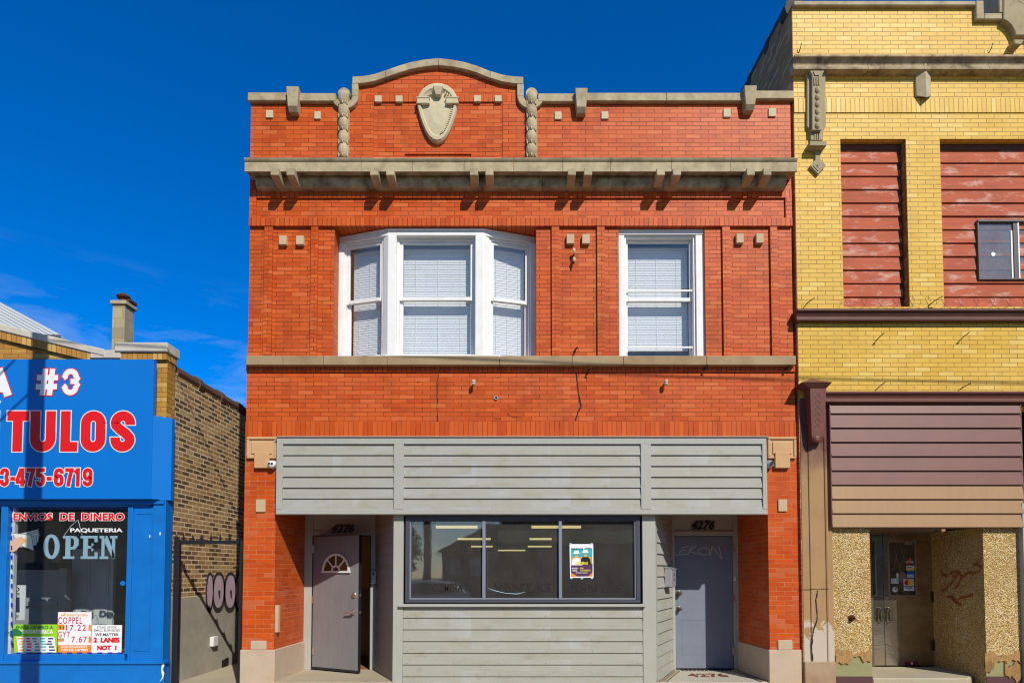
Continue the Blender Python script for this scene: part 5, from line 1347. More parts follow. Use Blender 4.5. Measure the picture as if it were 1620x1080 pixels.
# flaking render hanging over the riser
LOOSE = stone('loose_brown_render', (.50, .30, .12), (.24, .12, .045), .8, 22, speck=.5, bump=1.0)
s = MB()
def flake(u0, u1, vt, vb, amp, seed):
    rr = random.Random(seed); top = []; bot = []; n = 44; ph = [rr.uniform(0, 6.3) for _ in range(6)]
    for k in range(n + 1):
        a = k / n; u = u0 + (u1 - u0) * a
        bot.append((u, vb + amp * (math.sin(a * 5 + ph[0]) + .6 * math.sin(a * 13 + ph[1]) + .3 * math.sin(a * 31 + ph[2])) + rr.uniform(-.5, .5)))
        top.append((u, vt + 3.5 * math.sin(a * 7 + ph[3]) + 2 * math.sin(a * 19 + ph[4]) + rr.uniform(-.8, .8)))
    return top + bot[::-1]
for a_ in ((1322.5, 1378.5, 1030, 1046, 6, 3), (1558.5, 1616, 1034, 1050, 6, 8), (1590, 1616, 1050, 1072, 4, 5), (1558.5, 1572, 1046, 1060, 3, 2)):
    s = MB(); l = flake(*a_); n_ = len(l) // 2
    for k in range(n_ - 1):
        q = [l[k], l[k + 1], l[len(l) - 2 - k], l[len(l) - 1 - k]]
        s.xz([P(u, v, -.006) for u, v in q], -.006 - .0015 * (k % 3), .014)
    s.build('flaking_render', LOOSE, yb)
s = MB()
s = MB()
def splay(u, v):
    """point of the splayed pebble wall behind pixel u, v"""
    lo, hi = .003, RD2
    for _ in range(40):
        m_ = (lo + hi) / 2; xl_ = r0 + (dv1 - r0) * (m_ - .003) / (RD2 - .003)
        if X(u, v, m_) < xl_: lo = m_
        else: hi = m_
    return (X(u, v, m_) - .016, m_ - .01, P(CX, v, m_)[1])
rs = random.Random(4)
for l in ([(1489, 903), (1497, 911), (1512, 903), (1519, 906), (1508, 918), (1498, 930), (1491, 935)], [(1506, 911), (1522, 909), (1519, 921), (1511, 931)], [(1524, 912), (1534, 905), (1543, 907), (1554, 897), (1547, 891), (1541, 893)], None, [(1499, 943), (1507, 944), (1513, 951), (1521, 957)], [(1517, 947), (1529, 943), (1538, 941)]):
    if l is None: s.build('spray_tag', M['spray_orange'], yb); s = MB(); continue
    for (ua, va), (ub, vb) in zip(l, l[1:]):
        for k in range(5):
            u_, v_ = ua + (ub - ua) * (k + .5) / 5 + rs.uniform(-1, 1), va + (vb - va) * (k + .5) / 5 + rs.uniform(-1, 1); w_ = rs.uniform(1.6, 3.2)
            s.poly([splay(u_ - w_, v_ + rs.uniform(-1, 1)), splay(u_ + rs.uniform(-1, 1), v_ - w_), splay(u_ + w_, v_ + rs.uniform(-1, 1)), splay(u_ + rs.uniform(-1, 1), v_ + w_)])
s.build('spray_tag', M['spray_orange'], yb)
zd = Z(1053.5, RD2); ztd = Z(843, RD2)
s = MB(); s.box(q1 - .06, dv1 + .05, RD2 - .02, RD2 + .12, ztd, zA); s.box(dv1 - .0, dv1 + .05, RD2 - .01, RD2 + .1, zd, ztd); s.box(q1 - .06, dv0, RD2 - .01, RD2 + .1, zd, ztd); s.build('door_frame', plain('dull_steel_frame', (.20, .155, .11), .4, .5, .6), yb)
ms_ = X(1400.5, 950, RD2)
for a, b, nm in ((dv0, ms_ - .004, 'L'), (ms_ + .004, dv1, 'R')):
    s = MB(); yd2 = RD2 + .03
    wu0, wu1 = ((dv0 + .0, X(1386, 900, RD2)) if nm == 'L' else (X(1409, 900, RD2), X(1449.5, 900, RD2)))
    wz0_, wz1_ = Z(941, RD2), Z(857, RD2)
    s.box(a, b, yd2, yd2 + .045, zd + .01, wz0_); s.box(a, b, yd2, yd2 + .045, wz1_, ztd - .006)
    if nm == 'L': s.box(wu1, b, yd2, yd2 + .045, wz0_, wz1_)
    else: s.box(a, wu0, yd2, yd2 + .045, wz0_, wz1_); s.box(wu1, b, yd2, yd2 + .045, wz0_, wz1_)
    dr2 = s.build('steel_door', M['steel'], yb, bevel=.002)
    f = MB(); t = .02
    f.box(wu0 - t * (nm == 'R'), wu1 + t, yd2 - .006, yd2 + .001, wz1_, wz1_ + t); f.box(wu0 - t * (nm == 'R'), wu1 + t, yd2 - .006, yd2 + .001, wz0_ - t, wz0_); f.box(wu1, wu1 + t, yd2 - .006, yd2 + .001, wz0_, wz1_)
    if nm == 'R': f.box(wu0 - t, wu0, yd2 - .006, yd2 + .001, wz0_, wz1_)
    f.build('window_trim', plain('polished_trim', (.5, .42, .33), .3, .5, .7), dr2)
    f = MB(); f.box(wu0, wu1, yd2 + .02, yd2 + .025, wz0_, wz1_); f.build('pane', M['store_pane'], dr2)
    f = MB(); hx = X(1392 if nm == 'L' else 1406.5, 973, RD2)
    zq0, zq1 = Z(983, RD2), Z(961, RD2)
    f.tube([(hx, yd2, zq1), (hx, yd2 - .05, zq1), (hx, yd2 - .06, (zq0 + zq1) / 2), (hx, yd2 - .05, zq0), (hx, yd2, zq0)], .012, 8)
    f.tube([(hx + .045, yd2, zq1 - .02), (hx + .045, yd2 - .05, zq1 - .03), (hx + .045, yd2 - .05, zq0 + .03), (hx + .045, yd2, zq0 + .02)], .010, 8)
    f.build('pull_handle', plain('tarnished_brass', (.14, .15, .09), .4, .5, .6), dr2)
    if nm == 'R':
        f = MB(); f.lathe([(0, 0), (.02, 0), (.02, -.012), (0, -.012)], (X(1405.5, 945.5, RD2), yd2, Z(945.5, RD2)), 'y', 12); f.build('lock', M['chrome'], dr2)
        f = MB()
        for v in (866, 944, 1020): f.box(X(1476, v, RD2), X(1480, v, RD2), yd2 - .03, yd2, Z(v + 8, RD2), Z(v - 8, RD2))
        f.build('hinge', M['black'], dr2)
        # lattice grille behind the glass
        f = MB()
        for q in ([(1411, 905), (1420, 870)], [(1413, 868), (1424, 900)], [(1422, 904), (1431, 868)], [(1424, 866), (1436, 900)]):
            f.tube([(X(u, v, yd2 + .2), yd2 + .18, Z(v, yd2 + .2)) for u, v in q], .006, 5)
        f.build('security_grille', M['alu'], dr2)
s = MB(); s.box(q1 - .1, dv1 + .1, RD2 + .5, RD2 + .55, 0, zA); s.build('interior_wall', M['dark'], yb)
s = MB(); s.box(q1 - .0, r0 + .2, RD2 - .02, RD2 + .2, zA - .02, zA + .1); s.build('soffit_board', M['tan_metal'], yb)
# step
s = MB(); s.xy([(q1 + .005, .02), (X(1532, 1072, .02), .02), (dv1 + .32, RD2 * .55), (dv1 + .05, RD2), (q1 + .005, RD2)], 0.0, zd - .002)
s.build('door_step', M['concrete'], yb, bevel=.02)
# stickers on the steel door
yq = RD2 + .047
def stick(label, u0, u1, v0, v1, mats, body=None, bm_=None, shape=None):
    y = yq
    x0_, x1_, z0_, z1_ = rect(u0, u1, v0, v1, y)
    e = thing('door_sticker', label, 'sticker', ((x0_ + x1_) / 2, y, z0_), 'stickers on the steel door glass')
    n = len(mats)
    for i, m in enumerate(mats):
        f = MB(); a, b = z1_ - (z1_ - z0_) * i / n, z1_ - (z1_ - z0_) * (i + 1) / n
        f.box(x0_, x1_, y - .001, y + .001, b, a); f.build('colour_band' if n > 1 else 'sticker_face', m, e)
    if body: f = MB(); f.text(body, x0_ + (x1_ - x0_) * .12, x1_ - (x1_ - x0_) * .12, z0_ + (z1_ - z0_) * bm_[0], z0_ + (z1_ - z0_) * bm_[1], y - .0025, bold=.03); f.build('print', bm_[2], e)
    return e, (x0_, x1_, z0_, z1_), y
e, r_, y = stick('largest card sticker, white with red and yellow discs over VISA', 1429.5, 1446, 915.5, 936, [M['vwhite']], 'VISA', (.22, .40, M['vnavy']))
w_ = r_[1] - r_[0]; h_ = r_[3] - r_[2]
for k, m in ((.33, M['vred']), (.67, M['vyellow'])):
    f = MB(); f.lathe([(0, 0), (h_ * .21, 0), (h_ * .21, .001), (0, .001)], (r_[0] + w_ * k, y - .003 - .0006 * (k > .5), r_[2] + h_ * .74), 'y', 20); f.build('disc', m, e)
f = MB(); f.box(r_[0], r_[1], y - .002, y - .001, r_[2] + h_ * .43, r_[2] + h_ * .50); f.box(r_[0], r_[1], y - .002, y - .001, r_[2] + h_ * .0, r_[2] + h_ * .10); f.build('stripe', M['vnavy'], e)
stick('square blue card sticker above the largest one', 1435, 1446, 902.5, 913.5, [M['blue_sign'], M['vlblue']])
stick('white card sticker with a thin yellow foot, above the blue square', 1434, 1446, 894, 902, [M['vwhite'], M['vwhite'], M['vyellow']], 'DISC', (.45, .8, M['vblack']))
e, r_, y = stick('dark sticker in blue, red and teal below the orange discs', 1434, 1445, 887, 894, [M['vlblue'], M['vnavy']])
f = MB(); f.box(r_[0] + .02, r_[0] + .06, y - .003, y - .0015, r_[2] + .01, r_[3] - .015); f.build('red_panel', M['vred'], e)
e = thing('door_sticker', 'two small overlapping red and orange discs at the top of the door glass', 'sticker', (X(1438, 884, yq), yq, Z(887, yq)), 'stickers on the steel door glass')
for u, m in ((1436.5, M['vred']), (1439.5, M['vorange'])):
    f = MB(); f.lathe([(0, 0), (.018, 0), (.018, .001), (0, .001)], (X(u, 884.5, yq), yq - .0008 * (u > 1438), Z(884.5, yq)), 'y', 16); f.build('disc', m, e)
e, r_, y = stick('white and pale blue sticker at the left edge of the door glass', 1410, 1421.5, 914.5, 922.5, [M['vwhite']])
f = MB(); f.box(r_[0] + .01, r_[0] + .05, y - .003, y - .0015, r_[2] + .01, r_[3] - .02); f.box(r_[0] + .07, r_[1] - .008, y - .003, y - .0015, r_[2] + .012, r_[3] - .012); f.build('blue_panel', M['vlblue'], e)
stick('narrow white sticker standing on the pale blue one', 1418, 1421.5, 906, 914, [M['vwhite'], M['vlblue']])
e = thing('door_sticker', 'round white sticker low in the left corner of the door glass', 'sticker', (X(1416, 937, yq), yq, Z(938, yq)), 'stickers on the steel door glass')
f = MB(); f.lathe([(0, 0), (.042, 0), (.042, .001), (0, .001)], (X(1416, 932, yq), yq, Z(932, yq)), 'y', 18); f.build('disc', M['vwhite'], e)
f = MB(); f.lathe([(0, 0), (.018, 0), (.018, .001), (0, .001)], (X(1417, 931, yq), yq - .002, Z(931, yq)), 'y', 12); f.build('emblem', M['vgreyink'], e)
e = thing('door_sticker', 'grey diamond sticker in the middle of the door glass', 'sticker', (X(1428, 921, yq), yq, Z(922, yq)), 'stickers on the steel door glass')
f = MB(); f.xz([P(u, v, yq) for u, v in ((1422, 907), (1427.5, 902), (1434, 909), (1434, 916), (1428, 922), (1422, 917))], yq, yq + .001); f.build('sticker_face', plain('faded_grey_print', (.22, .19, .17), .6, .3), e)
yk2 = RD2 + .028
x0_, x1_, z0_, z1_ = rect(1432, 1452.5, 1046, 1051.5, yk2)
e = thing('door_sticker', 'red strip sticker with a white mark at the foot of the steel door', 'sticker', ((x0_ + x1_) / 2, yk2, z0_), 'stickers on the steel door glass')
f = MB(); f.box(x0_, x1_, yk2 - .001, yk2 + .001, z0_, z1_); f.build('sticker_face', plain('dark_red_print', (.28, .01, .02), .5, .3), e)
f = MB(); xm = (x0_ + x1_) / 2; f.xz([(xm - .02, z1_ - .01), (xm + .02, z1_ - .01), (xm + .015, z0_ + .015), (xm, z0_ + .008), (xm - .015, z0_ + .015)], yk2 - .003, yk2 - .0015); f.build('white_mark', M['vwhite'], e)
# =================================================================== SMALL THINGS ON THE WALLS
def camera_dome(label, u, v, y, mat, dark):
    x, z = P(u, v, y - .06)
    e = thing('security_camera', label, 'security camera', (x, y, z))
    s = MB(); s.lathe([(0, 0), (.058, 0), (.058, -.03), (.05, -.04), (0, -.04)], (x, y, z), 'y', 20); s.build('base', mat, e, bevel=.003)
    s = MB(); s.ball((x - .004, y - .062, z - .004), .056, .05, .056, 18, 12); o = s.build('dome', mat, e, smooth=True)
    s = MB()
    if dark == 2:
        for dx in (-.016, .020): s.lathe([(0, 0), (.014, 0), (.014, -.014), (0, -.014)], (x + dx - .004, y - .103, z + .002), 'y', 12)
    else:
        s.lathe([(0, 0), (.026, 0), (.026, -.016), (.018, -.016), (.018, -.01), (0, -.01)], (x + .004, y - .104, z), 'y', 16)
    s.build('lens', M['black'], e); return e
camera_dome('white eyeball security camera with two dark lenses at the left end of the boarded fascia', 430.5, 734, -.0, M['white'], 2)
camera_dome('grey turret security camera at the right end of the boarded fascia', 1218, 733.5, -.0, M['grey_plastic'], 1)
# mailbox on the right-hand splay and intercom on the left frame
d = Vector((xb1 - X(1037.5, 900), RD - .06)); L_ = d.length
Mb = Matrix.Translation((X(1037.5, 900), .06, 0)) @ Matrix.Rotation(math.atan2(d.y, d.x), 4, 'Z')
z0_, z1_ = Z(927.5, .7), Z(895.5, .7)
c = Mb @ Vector((.66, -.02, z0_))
e = thing('mailbox', 'grey metal mailbox fixed to the boarded cheek beside the slate grey door', 'mailbox', tuple(c))
s = MB(Mb); s.box(.52, .80, -.125, -.016, z0_, z1_ - .03); s.build('body', M['grey_plastic'], e, bevel=.006)
s = MB(Mb); s.yz([(-.135, z1_ - .03), (-.135, z1_ - .045), (-.128, z1_ - .045), (-.128, z1_ - .03), (-.016, z1_ - .028), (-.016, z1_)], .515, .805); s.build('lid', M['grey_plastic'], e)
s = MB(Mb); s.box(.64, .68, -.135, -.125, (z0_ + z1_) / 2 + .02, (z0_ + z1_) / 2 + .05); s.lathe([(0, 0), (.014, 0), (.014, -.01), (0, -.01)], (.66, -.126, (z0_ + z1_) / 2 - .04), 'y', 10); s.build('latch', M['dark_metal'], e)
yi_ = RD - .10
e = thing('intercom', 'silver door intercom with a small black lens beside the open mauve door', 'intercom', (X(590.5, 922, yi_), yi_, Z(922.5, yi_)))
s = MB(); s.pr(587, 594.5, 903, 922.5, yi_, yi_ + .06); s.build('body', M['grey_plastic'], e, bevel=.004)
s = MB(); s.pr(589, 592, 905.5, 909.5, yi_ - .004, yi_); s.build('camera_eye', M['black'], e)
s = MB(); x, z = P(590.6, 918, yi_); s.lathe([(0, 0), (.012, 0), (.012, -.006), (0, -.006)], (x, yi_, z), 'y', 12); s.build('button', M['chrome'], e)
s = MB(); s.pr(594.5, 597.5, 904, 923.5, yi_ + .02, RD); s.build('back_box', M['dark_metal'], e)
# small bell push on the far jamb of the right doorway
e = thing('bell_push', 'small white bell push on the right jamb of the slate grey door', 'bell push', (X(1163, 915, RD - .04), RD - .04, Z(917, RD - .04)))
s = MB(); s.pr(1161.5, 1164.5, 911.5, 918, RD - .05, RD - .03); s.build('plate', M['white'], e, bevel=.003)
s = MB(); x, z = P(1163, 914.5, RD - .05); s.lathe([(0, 0), (.008, 0), (.008, -.005), (0, -.005)], (x, RD - .05, z), 'y', 10); s.build('button', M['vamber'], e)
# concert poster in the shop window
yp_ = .0425
e = thing('poster', 'colourful concert poster with two men in white hats taped to the right pane', 'poster', (X(920, 914, yp_), yp_, Z(913, yp_)))
def pp(l, y, m, nm): s = MB(); s.ppoly(l, y); return s.build(nm, m, e)
s = MB(); s.xz([P(u, v, yp_) for u, v in ((901, 860), (938.5, 860), (939, 913), (902, 913.5))], yp_, yp_ + .0015); s.build('sheet', M['vwhite'], e)
y = yp_ - .0008
pp([(903.5, 867.5), (937, 867.5), (937, 880), (903.5, 880)], y, M['vteal'], 'printed_sky')
pp([(903.5, 880), (937, 880), (937, 894), (903.5, 894)], y, plain('ochre_print', (.55, .33, .05), .5, .3), 'printed_field')
pp([(903.5, 891), (937.5, 891), (937.5, 911), (903.5, 911.5)], y - .0006, M['vpurple'], 'printed_ground')
pp([(903.5, 905), (908, 908), (915, 911.5), (903.5, 911.5)], y - .001, M['vorange'], 'printed_glow'); pp([(937.5, 904), (933, 909), (930, 911.3), (937.5, 911)], y - .001, M['vorange'], 'printed_glow')
def man(u, v, body, sgn):
    pp([(u - 8, v + 20), (u - 7, v + 12), (u - 4, v + 8.5), (u + 4, v + 8.5), (u + 7.5, v + 12), (u + 9, v + 20)], y - .0012, body, 'printed_jacket')
    pp([(u - 2.6, v + 1), (u + 2.6, v + 1), (u + 2.4, v + 6), (u, v + 8.8), (u - 2.4, v + 6)], y - .0016, M['vskin'], 'printed_face')
    pp([(u - 6.5, v + 1.8), (u - 4, v), (u - 3, v - 3.5), (u, v - 2.8), (u + 3, v - 3.5), (u + 4, v), (u + 6.5, v + 1.2), (u, v + 2.2)], y - .002, M['vwhite'], 'printed_hat')
    pp([(u - 2.5, v + 3), (u + 2.5, v + 2.8), (u + 2.4, v + 4), (u - 2.4, v + 4.2)], y - .0022, M['vblack'], 'printed_sunglasses')
man(912, 873.5, M['vwhite'], 1); man(926, 872, M['vblack'], -1)
for body, u0, u1, v0, v1, m, bo in (('JULIO', 903.5, 915.5, 866.3, 869, M['vnavy'], .04), ('11', 917, 921.5, 866, 869.2, M['vnavy'], .05), ('VIERNES', 925, 936, 866, 867.6, M['vnavy'], .02), ('CARDENAS', 911, 930, 888, 892.5, M['vyellow'], .05), ('BOLETOS', 905, 914, 897.3, 899.6, M['vwhite'], .04), ('BAILE', 906, 913, 901, 903, M['vwhite'], .04), ('GRAN', 917.5, 923, 897, 899.4, M['vyellow'], .04), ('CONCIERTO', 918, 934, 900.5, 903, M['vyellow'], .03), ('ENTRADA GENERAL', 911, 930, 904.8, 906.2, M['vwhite'], .03)):
    s = MB(); s.ptext(body, u0, u1, v0, v1, y - .003, bold=bo); s.build('print', m, e)
for u, v in ((903, 859.8), (936, 859.8), (904, 914), (920.5, 914.5), (936.5, 914)):
    s = MB(); s.pr(u - 1.6, u + 1.6, v - 1.2, v + 1.2, yp_ - .0005, yp_); s.build('tape', M['vlblue'], e)
# anchors left in the brickwork
def anchor(label, u, v, y, style):
    x, z = P(u, v, y)
    e = thing('wall_anchor', label, 'wall anchor', (x, y, z), 'old anchors left in the red brick wall')
    s = MB()
    if style == 'knob':
        s.lathe([(0, 0), (.012, 0), (.012, -.06), (0, -.06)], (x, y, z), 'y', 8); s.build('pin', M['rust'], e)
        s = MB(); s.lathe([(0, .02), (.022, .018), (.03, -.005), (.02, -.02), (.03, -.035), (.02, -.05), (0, -.055)], (x, y - .085, z), 'z', 12); s.build('insulator', M['lime_pale'], e)
    elif style == 'chain':
        for k in range(2): s.tube([(x - .005 * k, y, z - k * .085), (x + .005, y - .07, z - .02 - k * .085), (x, y - .07, z - .07 - k * .085)], .011, 6)
        s.build('hook', M['rust'], e); s = MB()
        for k in range(2): s.ball((x + .004, y - .075, z + .03 - k * .125), .022, .022, .035, 8, 6)
        s.build('insulator', M['lime_pale'], e)
    else:
        s.tube([(x, y + .02, z), (x + .01, y - .07, z + .012), (x + .035, y - .09, z + .03)], .011, 6); s.ball((x, y, z), .02, .01, .02, 8, 5); s.build('hook', M['rust'], e)
anchor('cream insulator knob under the sill band, below the bay window', 750, 606, .010, 'knob')
anchor('cream insulator knob under the sill band, below the single window', 1051.5, 606, .010, 'knob')
anchor('double chain hook high on the pier between the upper windows', 907, 404, RZ, 'chain')
anchor('rusty hook just above the sill band between the upper windows', 909, 556, RZ, 'hook')
anchor('rusty hook just under the sill band, right of the black crack', 930, 588, -.012, 'hook')
anchor('short rusty stub under the sill band near the right window corner', 1114, 584, -.012, 'hook')
anchor('short rusty stub under the sill band at its right end', 1243, 584, -.012, 'hook')
s = MB()
x, z = P(785, 629.5, .012); e = thing('pipe_stub', 'small grey capped pipe end in the red brick wall below the bay window', 'pipe', (x, .012, z))
s.lathe([(0, 0), (.028, 0), (.028, -.02), (.02, -.02), (.018, -.008), (0, -.008)], (x, .012, z), 'y', 14); s.build('flange', M['grey_plastic'], e)
s = MB(); s.lathe([(0, 0), (.012, 0), (.012, -.016), (0, -.016)], (x, .004, z), 'y', 10); s.build('plug', M['black'], e)
def rod(label, u, v, y, dx, dz, dy=-.12):
    x, z = P(u, v, y); e = tag(None or bpy.data.objects.new('tmp', None), None) if False else None
    s = MB(); s.tube([(x, y + .03, z), (x + dx * .3, y + dy * .6, z + dz * .5), (x + dx, y + dy, z + dz)], .006, 6)
    o = s.build('iron_rod', M['rust'], loc=(x, y, z)); tag(o, label, 'iron rod', 'bent iron rods in the yellow brick wall'); return o
rod('bent iron rod above the maroon sill cornice, under the first brick pier', 1271, 487, YY, .10, .09)
rod('bent iron rod above the maroon sill cornice, under the second brick pier', 1468, 485, YY, .12, .09)
rod('thin bent rod in the yellow wall below the narrow boarded window', 1381, 546, YY, .09, .13)
rod('thin bent rod in the yellow wall below the wide boarded window', 1513, 545, YY, .10, .13)
rod('thin rod just above the shop cornice, left of centre', 1385, 618, YY, .07, .09)
rod('thin rod just above the shop cornice, near the middle of the brown siding', 1516, 618, YY, .09, .07)
rod('short rod standing on the top stone cornice near its left end', 1264, 86, YY, .01, .11, -.06)
rod('short rod standing on the top stone cornice below the stepped parapet', 1565, 86, YY, .01, .11, -.06)
x, z = P(1347, 977, 0); e = thing('pipe_stub', 'rusty pipe stub sticking out of the pebble dashed wall', 'pipe', (x, 0, z))
s = MB(); s.lathe([(0, .02), (.026, .02), (.026, -.06), (.016, -.06), (.014, -.02), (0, -.02)], (x, 0, z), 'y', 12); s.build('pipe', M['rust'], e)
s = MB(); s.lathe([(.03, 0), (.045, 0), (.045, -.012), (.03, -.012)], (x, 0, z), 'y', 12); s.build('collar', M['rust'], e)
# coil of razor wire remnants on the maroon sill
s = MB(); pts = []; ya = -.07
for k in range(260):
    t = k / 259; u = 1335 + t * 330; a = t * 2 * math.pi * 13; x, z = P(u, 483, ya); pts.append((x + .10 * math.cos(a), ya + .03 * math.cos(a), Z(488, ya) + .085 + .085 * math.sin(a)))
s.tube(pts, .0022, 4)
tag(s.build('razor_wire', M['rust'], loc=(X(1500, 488), ya, Z(488, ya))), 'rusty coil of thin wire lying along the maroon sill under the red boards', 'wire')

# =================================================================== GROUND
def sheet_obj(nm, x0, x1, y0, y1, z0, z1, mat, lab=None, cat=None):
    s = MB(); s.box(x0, x1, y0, y1, z0, z1); return tag(s.build(nm, mat), lab, cat, kind='structure')
KY = -3.45
sheet_obj('ground', -160, 160, -160, 160, -.5, -.164, M['asphalt'], 'bare ground reaching the horizon', 'ground')
sheet_obj('road', -120, 120, -13.4, KY - .15, -.16, -.15, M['asphalt'], 'asphalt street in front of the shops', 'road')
sheet_obj('pavement', -60, 60, KY - .15, -.0, -.3, .0, M['concrete'], 'pale concrete pavement in front of the shops', 'pavement')
sheet_obj('far_pavement', -60, 60, -16.4, -13.4, -.3, .0, M['concrete'], 'concrete pavement across the street', 'pavement')
s = MB(); s.box(LW, XL, 0, 24, -.3, .015); tag(s.build('alley_floor', M['concrete']), 'concrete floor of the narrow alley', 'alley floor', kind='structure')
# doorway floors
s = MB(); s.xy([(PLa - .01, .0), (X(622, 900), .0), (xb0, RD), (PLb, RD)], -.2, GZ); tag(s.build('doorway_floor', M['concrete']), 'plain concrete floor of the left doorway', 'doorway floor', kind='structure')
s = MB(); s.xy([(X(1037.5, 900), .0), (PRa + .01, .0), (PRb, RD + .01), (xb1, RD + .01)], -.2, GZ - .004)
df = tag(s.build('mosaic_floor', M['mosaic']), 'white mosaic tile floor of the right doorway with the number 4276', 'doorway floor', kind='structure')
xa, xb_ = X(1037.5, 900), PRa
def inset(t, g):   # point on the left / right edge of the trapezoid
    y = t * RD; l = xa + (xb1 - xa) * t; r = xb_ + (PRb - xb_) * t; return l + g, r - g, y
zf_ = GZ
def strip(g0, g1, y0, y1, m, nm):
    s = MB(); t0, t1 = y0 / RD, y1 / RD
    l0, r0_, _ = inset(t0, g0); l1, r1_, _ = inset(t1, g0); m0_, n0, _ = inset(t0, g1); m1, n1, _ = inset(t1, g1)
    for q in ([(l0, y0), (m0_, y0), (m1, y1), (l1, y1)], [(n0, y0), (r0_, y0), (r1_, y1), (n1, y1)]): s.xy(q, zf_ - .003, zf_ + .0005)
    s.build(nm, m, df)
strip(.02, .035, .0, RD - .03, M['mosaic_dark'], 'border_line'); strip(.12, .135, .0, RD - .13, M['mosaic_dark'], 'border_line')
strip(.045, .11, .0, RD - .05, stone('beige_tile_band', (.45, .36, .24), (.36, .27, .17), .5, 6), 'border_band')
s = MB(); l, r, _ = inset((RD - .05) / RD, .12); s.box(l, r, RD - .13, RD - .12, zf_ - .003, zf_ + .0007); s.box(l, r, RD - .035, RD - .025, zf_ - .003, zf_ + .0007)
n = 13
for k in range(n): xx = l + (r - l) * (k + .5) / n; s.box(xx - .018, xx + .018, RD - .09, RD - .06, zf_ - .003, zf_ + .0007)
for k in range(16):
    y = .05 + k * (RD - .2) / 16
    for sd in (0, 1):
        l_, r_2, _ = inset(y / RD, .078); xx = l_ if sd == 0 else r_2; s.box(xx - .016, xx + .016, y, y + .03, zf_ - .003, zf_ + .0009)
s.build('border_tiles', M['mosaic_dark'], df)
xA, xB = X(1089, 1072, .50), X(1152, 1072, .50)
s = MB(); s.text('4276', xA, xB, .40, .70, zf_ - .0005, bold=.03, flat=True); s.build('tile_number', M['mosaic_red'], df)

# =================================================================== ACROSS THE STREET (seen only in the glass)
M['opp_brick'] = brick('opposite_brick', (.17, .085, .05), (.12, .06, .04), (.2, .12, .08), .2, (.12, .09, .07), (.15, .12, .09))
pole = thing('utility_pole', 'weathered timber utility pole standing at the kerb outside the blue shop', 'utility pole', (-5.03, -3.2, 0))
s = MB(); s.tube([(-5.03, -3.2, 0), (-5.03, -3.2, 5), (-5.03, -3.2, 10.5)], [.135, .115, .095], 14); s.build('pole', painted('pole_timber', (.17, .11, .07), (.09, .06, .04), .6, 20, 1), pole)
s = MB(); s.box(-5.9, -3.76, -3.26, -3.14, 9.4, 9.52); s.build('crossarm', M['rust'], pole)
s = MB(); s.lathe([(0, 0), (.2, 0), (.2, .75), (.0, .8)], (-4.5, -3.1, 7.9), 'z', 16); s.build('transformer', M['grey_plastic'], pole)
def cable(label, pts, r):
    s = MB(); s.tube(pts, r, 6); tag(s.build('cable', M['black'], loc=pts[0]), label, 'cable', 'overhead cables from the utility pole')
def sag(a, b, d, n=18): return [tuple(Vector(a).lerp(Vector(b), k / n) - Vector((0, 0, d * 4 * (k / n) * (1 - k / n)))) for k in range(n + 1)]
cable('overhead cable sloping gently along the street to the right', sag((-5.03, -3.2, 7.62), (30, -3.2, 7.6), .62, 40), .011)
cable('slack cable dropping from the pole to the left', sag((-5.03, -3.2, 7.55), (-9.5, -3.2, 3.6), .25), .016)
cable('second slack cable dropping from the pole to the left', sag((-5.03, -3.2, 6.85), (-9.5, -3.25, 3.2), .2), .016)
hs = thing('brick_house', 'dark brick house with a hipped roof across the street, mirrored in the shop window', 'house', (-1.7, -24, 0))
s = MB(); s.box(-4.0, .8, -30, -24, 0, 2.6); s.build('wall', M['opp_brick'], hs)
s = MB(); s.loft([[(-4.35, -30.4, 2.6), (1.2, -30.4, 2.6), (1.2, -23.6, 2.6), (-4.35, -23.6, 2.6)], [(-2.1, -28, 4.0), (-1.2, -28, 4.0), (-1.2, -26, 4.0), (-2.1, -26, 4.0)]]); s.build('roof', M['dark2'], hs)
for xx in (-3.3, -2.2):
    s = MB(); s.box(xx - .3, xx + .3, -24.02, -23.94, 1.4, 2.3); s.build('window', M['white_paint'], hs)
ob = thing('brick_building', 'long flat-roofed dark brick building across the street, mirrored in the shop window', 'building', (8, -17, 0))
s = MB(); s.box(-.75, 26, -30, -17, 0, 5.6); s.box(-1.4, -.75, -22, -17, 0, 3.6); s.build('wall', M['opp_brick'], ob)
s = MB(); s.box(-.85, 26.1, -30.1, -16.9, 5.6, 5.75); s.build('coping', M['lime'], ob)
for k in range(6):
    s = MB(); s.box(.6 + k * 4, 2.6 + k * 4, -16.99, -16.9, .8, 2.6); s.build('window', M['dark_metal'], ob)
s = MB(); s.box(-.8, 25.9, -16.98, -16.85, 2.8, 3.3); s.build('sign_band', M['tan_wall'], ob)
hl = thing('brick_building', 'dark brick corner building far left across the street, mirrored in the shop glass', 'building', (-16, -18, 0))
s = MB(); s.box(-26, -9.5, -32, -18, 0, 7.5); s.build('wall', M['opp_brick'], hl)
s = MB()
for k in range(5): s.box(-25 + k * 3.1, -23.2 + k * 3.1, -18.02, -17.9, 3.9, 5.8); s.box(-25 + k * 3.1, -23 + k * 3.1, -18.02, -17.9, .8, 2.8)
s.build('window', M['dark_metal'], hl)
p2 = thing('utility_pole', 'dark timber utility pole at the far kerb across the street', 'utility pole', (-3.3, -13.8, 0))
s = MB(); s.tube([(-3.3, -13.8, 0), (-3.3, -13.8, 9.5)], [.15, .11], 12); s.build('pole', M['rust'], p2); s = MB(); s.box(-4.2, -2.4, -13.85, -13.75, 8.7, 8.8); s.build('crossarm', M['rust'], p2)
tr = thing('tree', 'dark street tree across the road, mirrored in the shop window', 'tree', (-5.7, -20.5, 0))
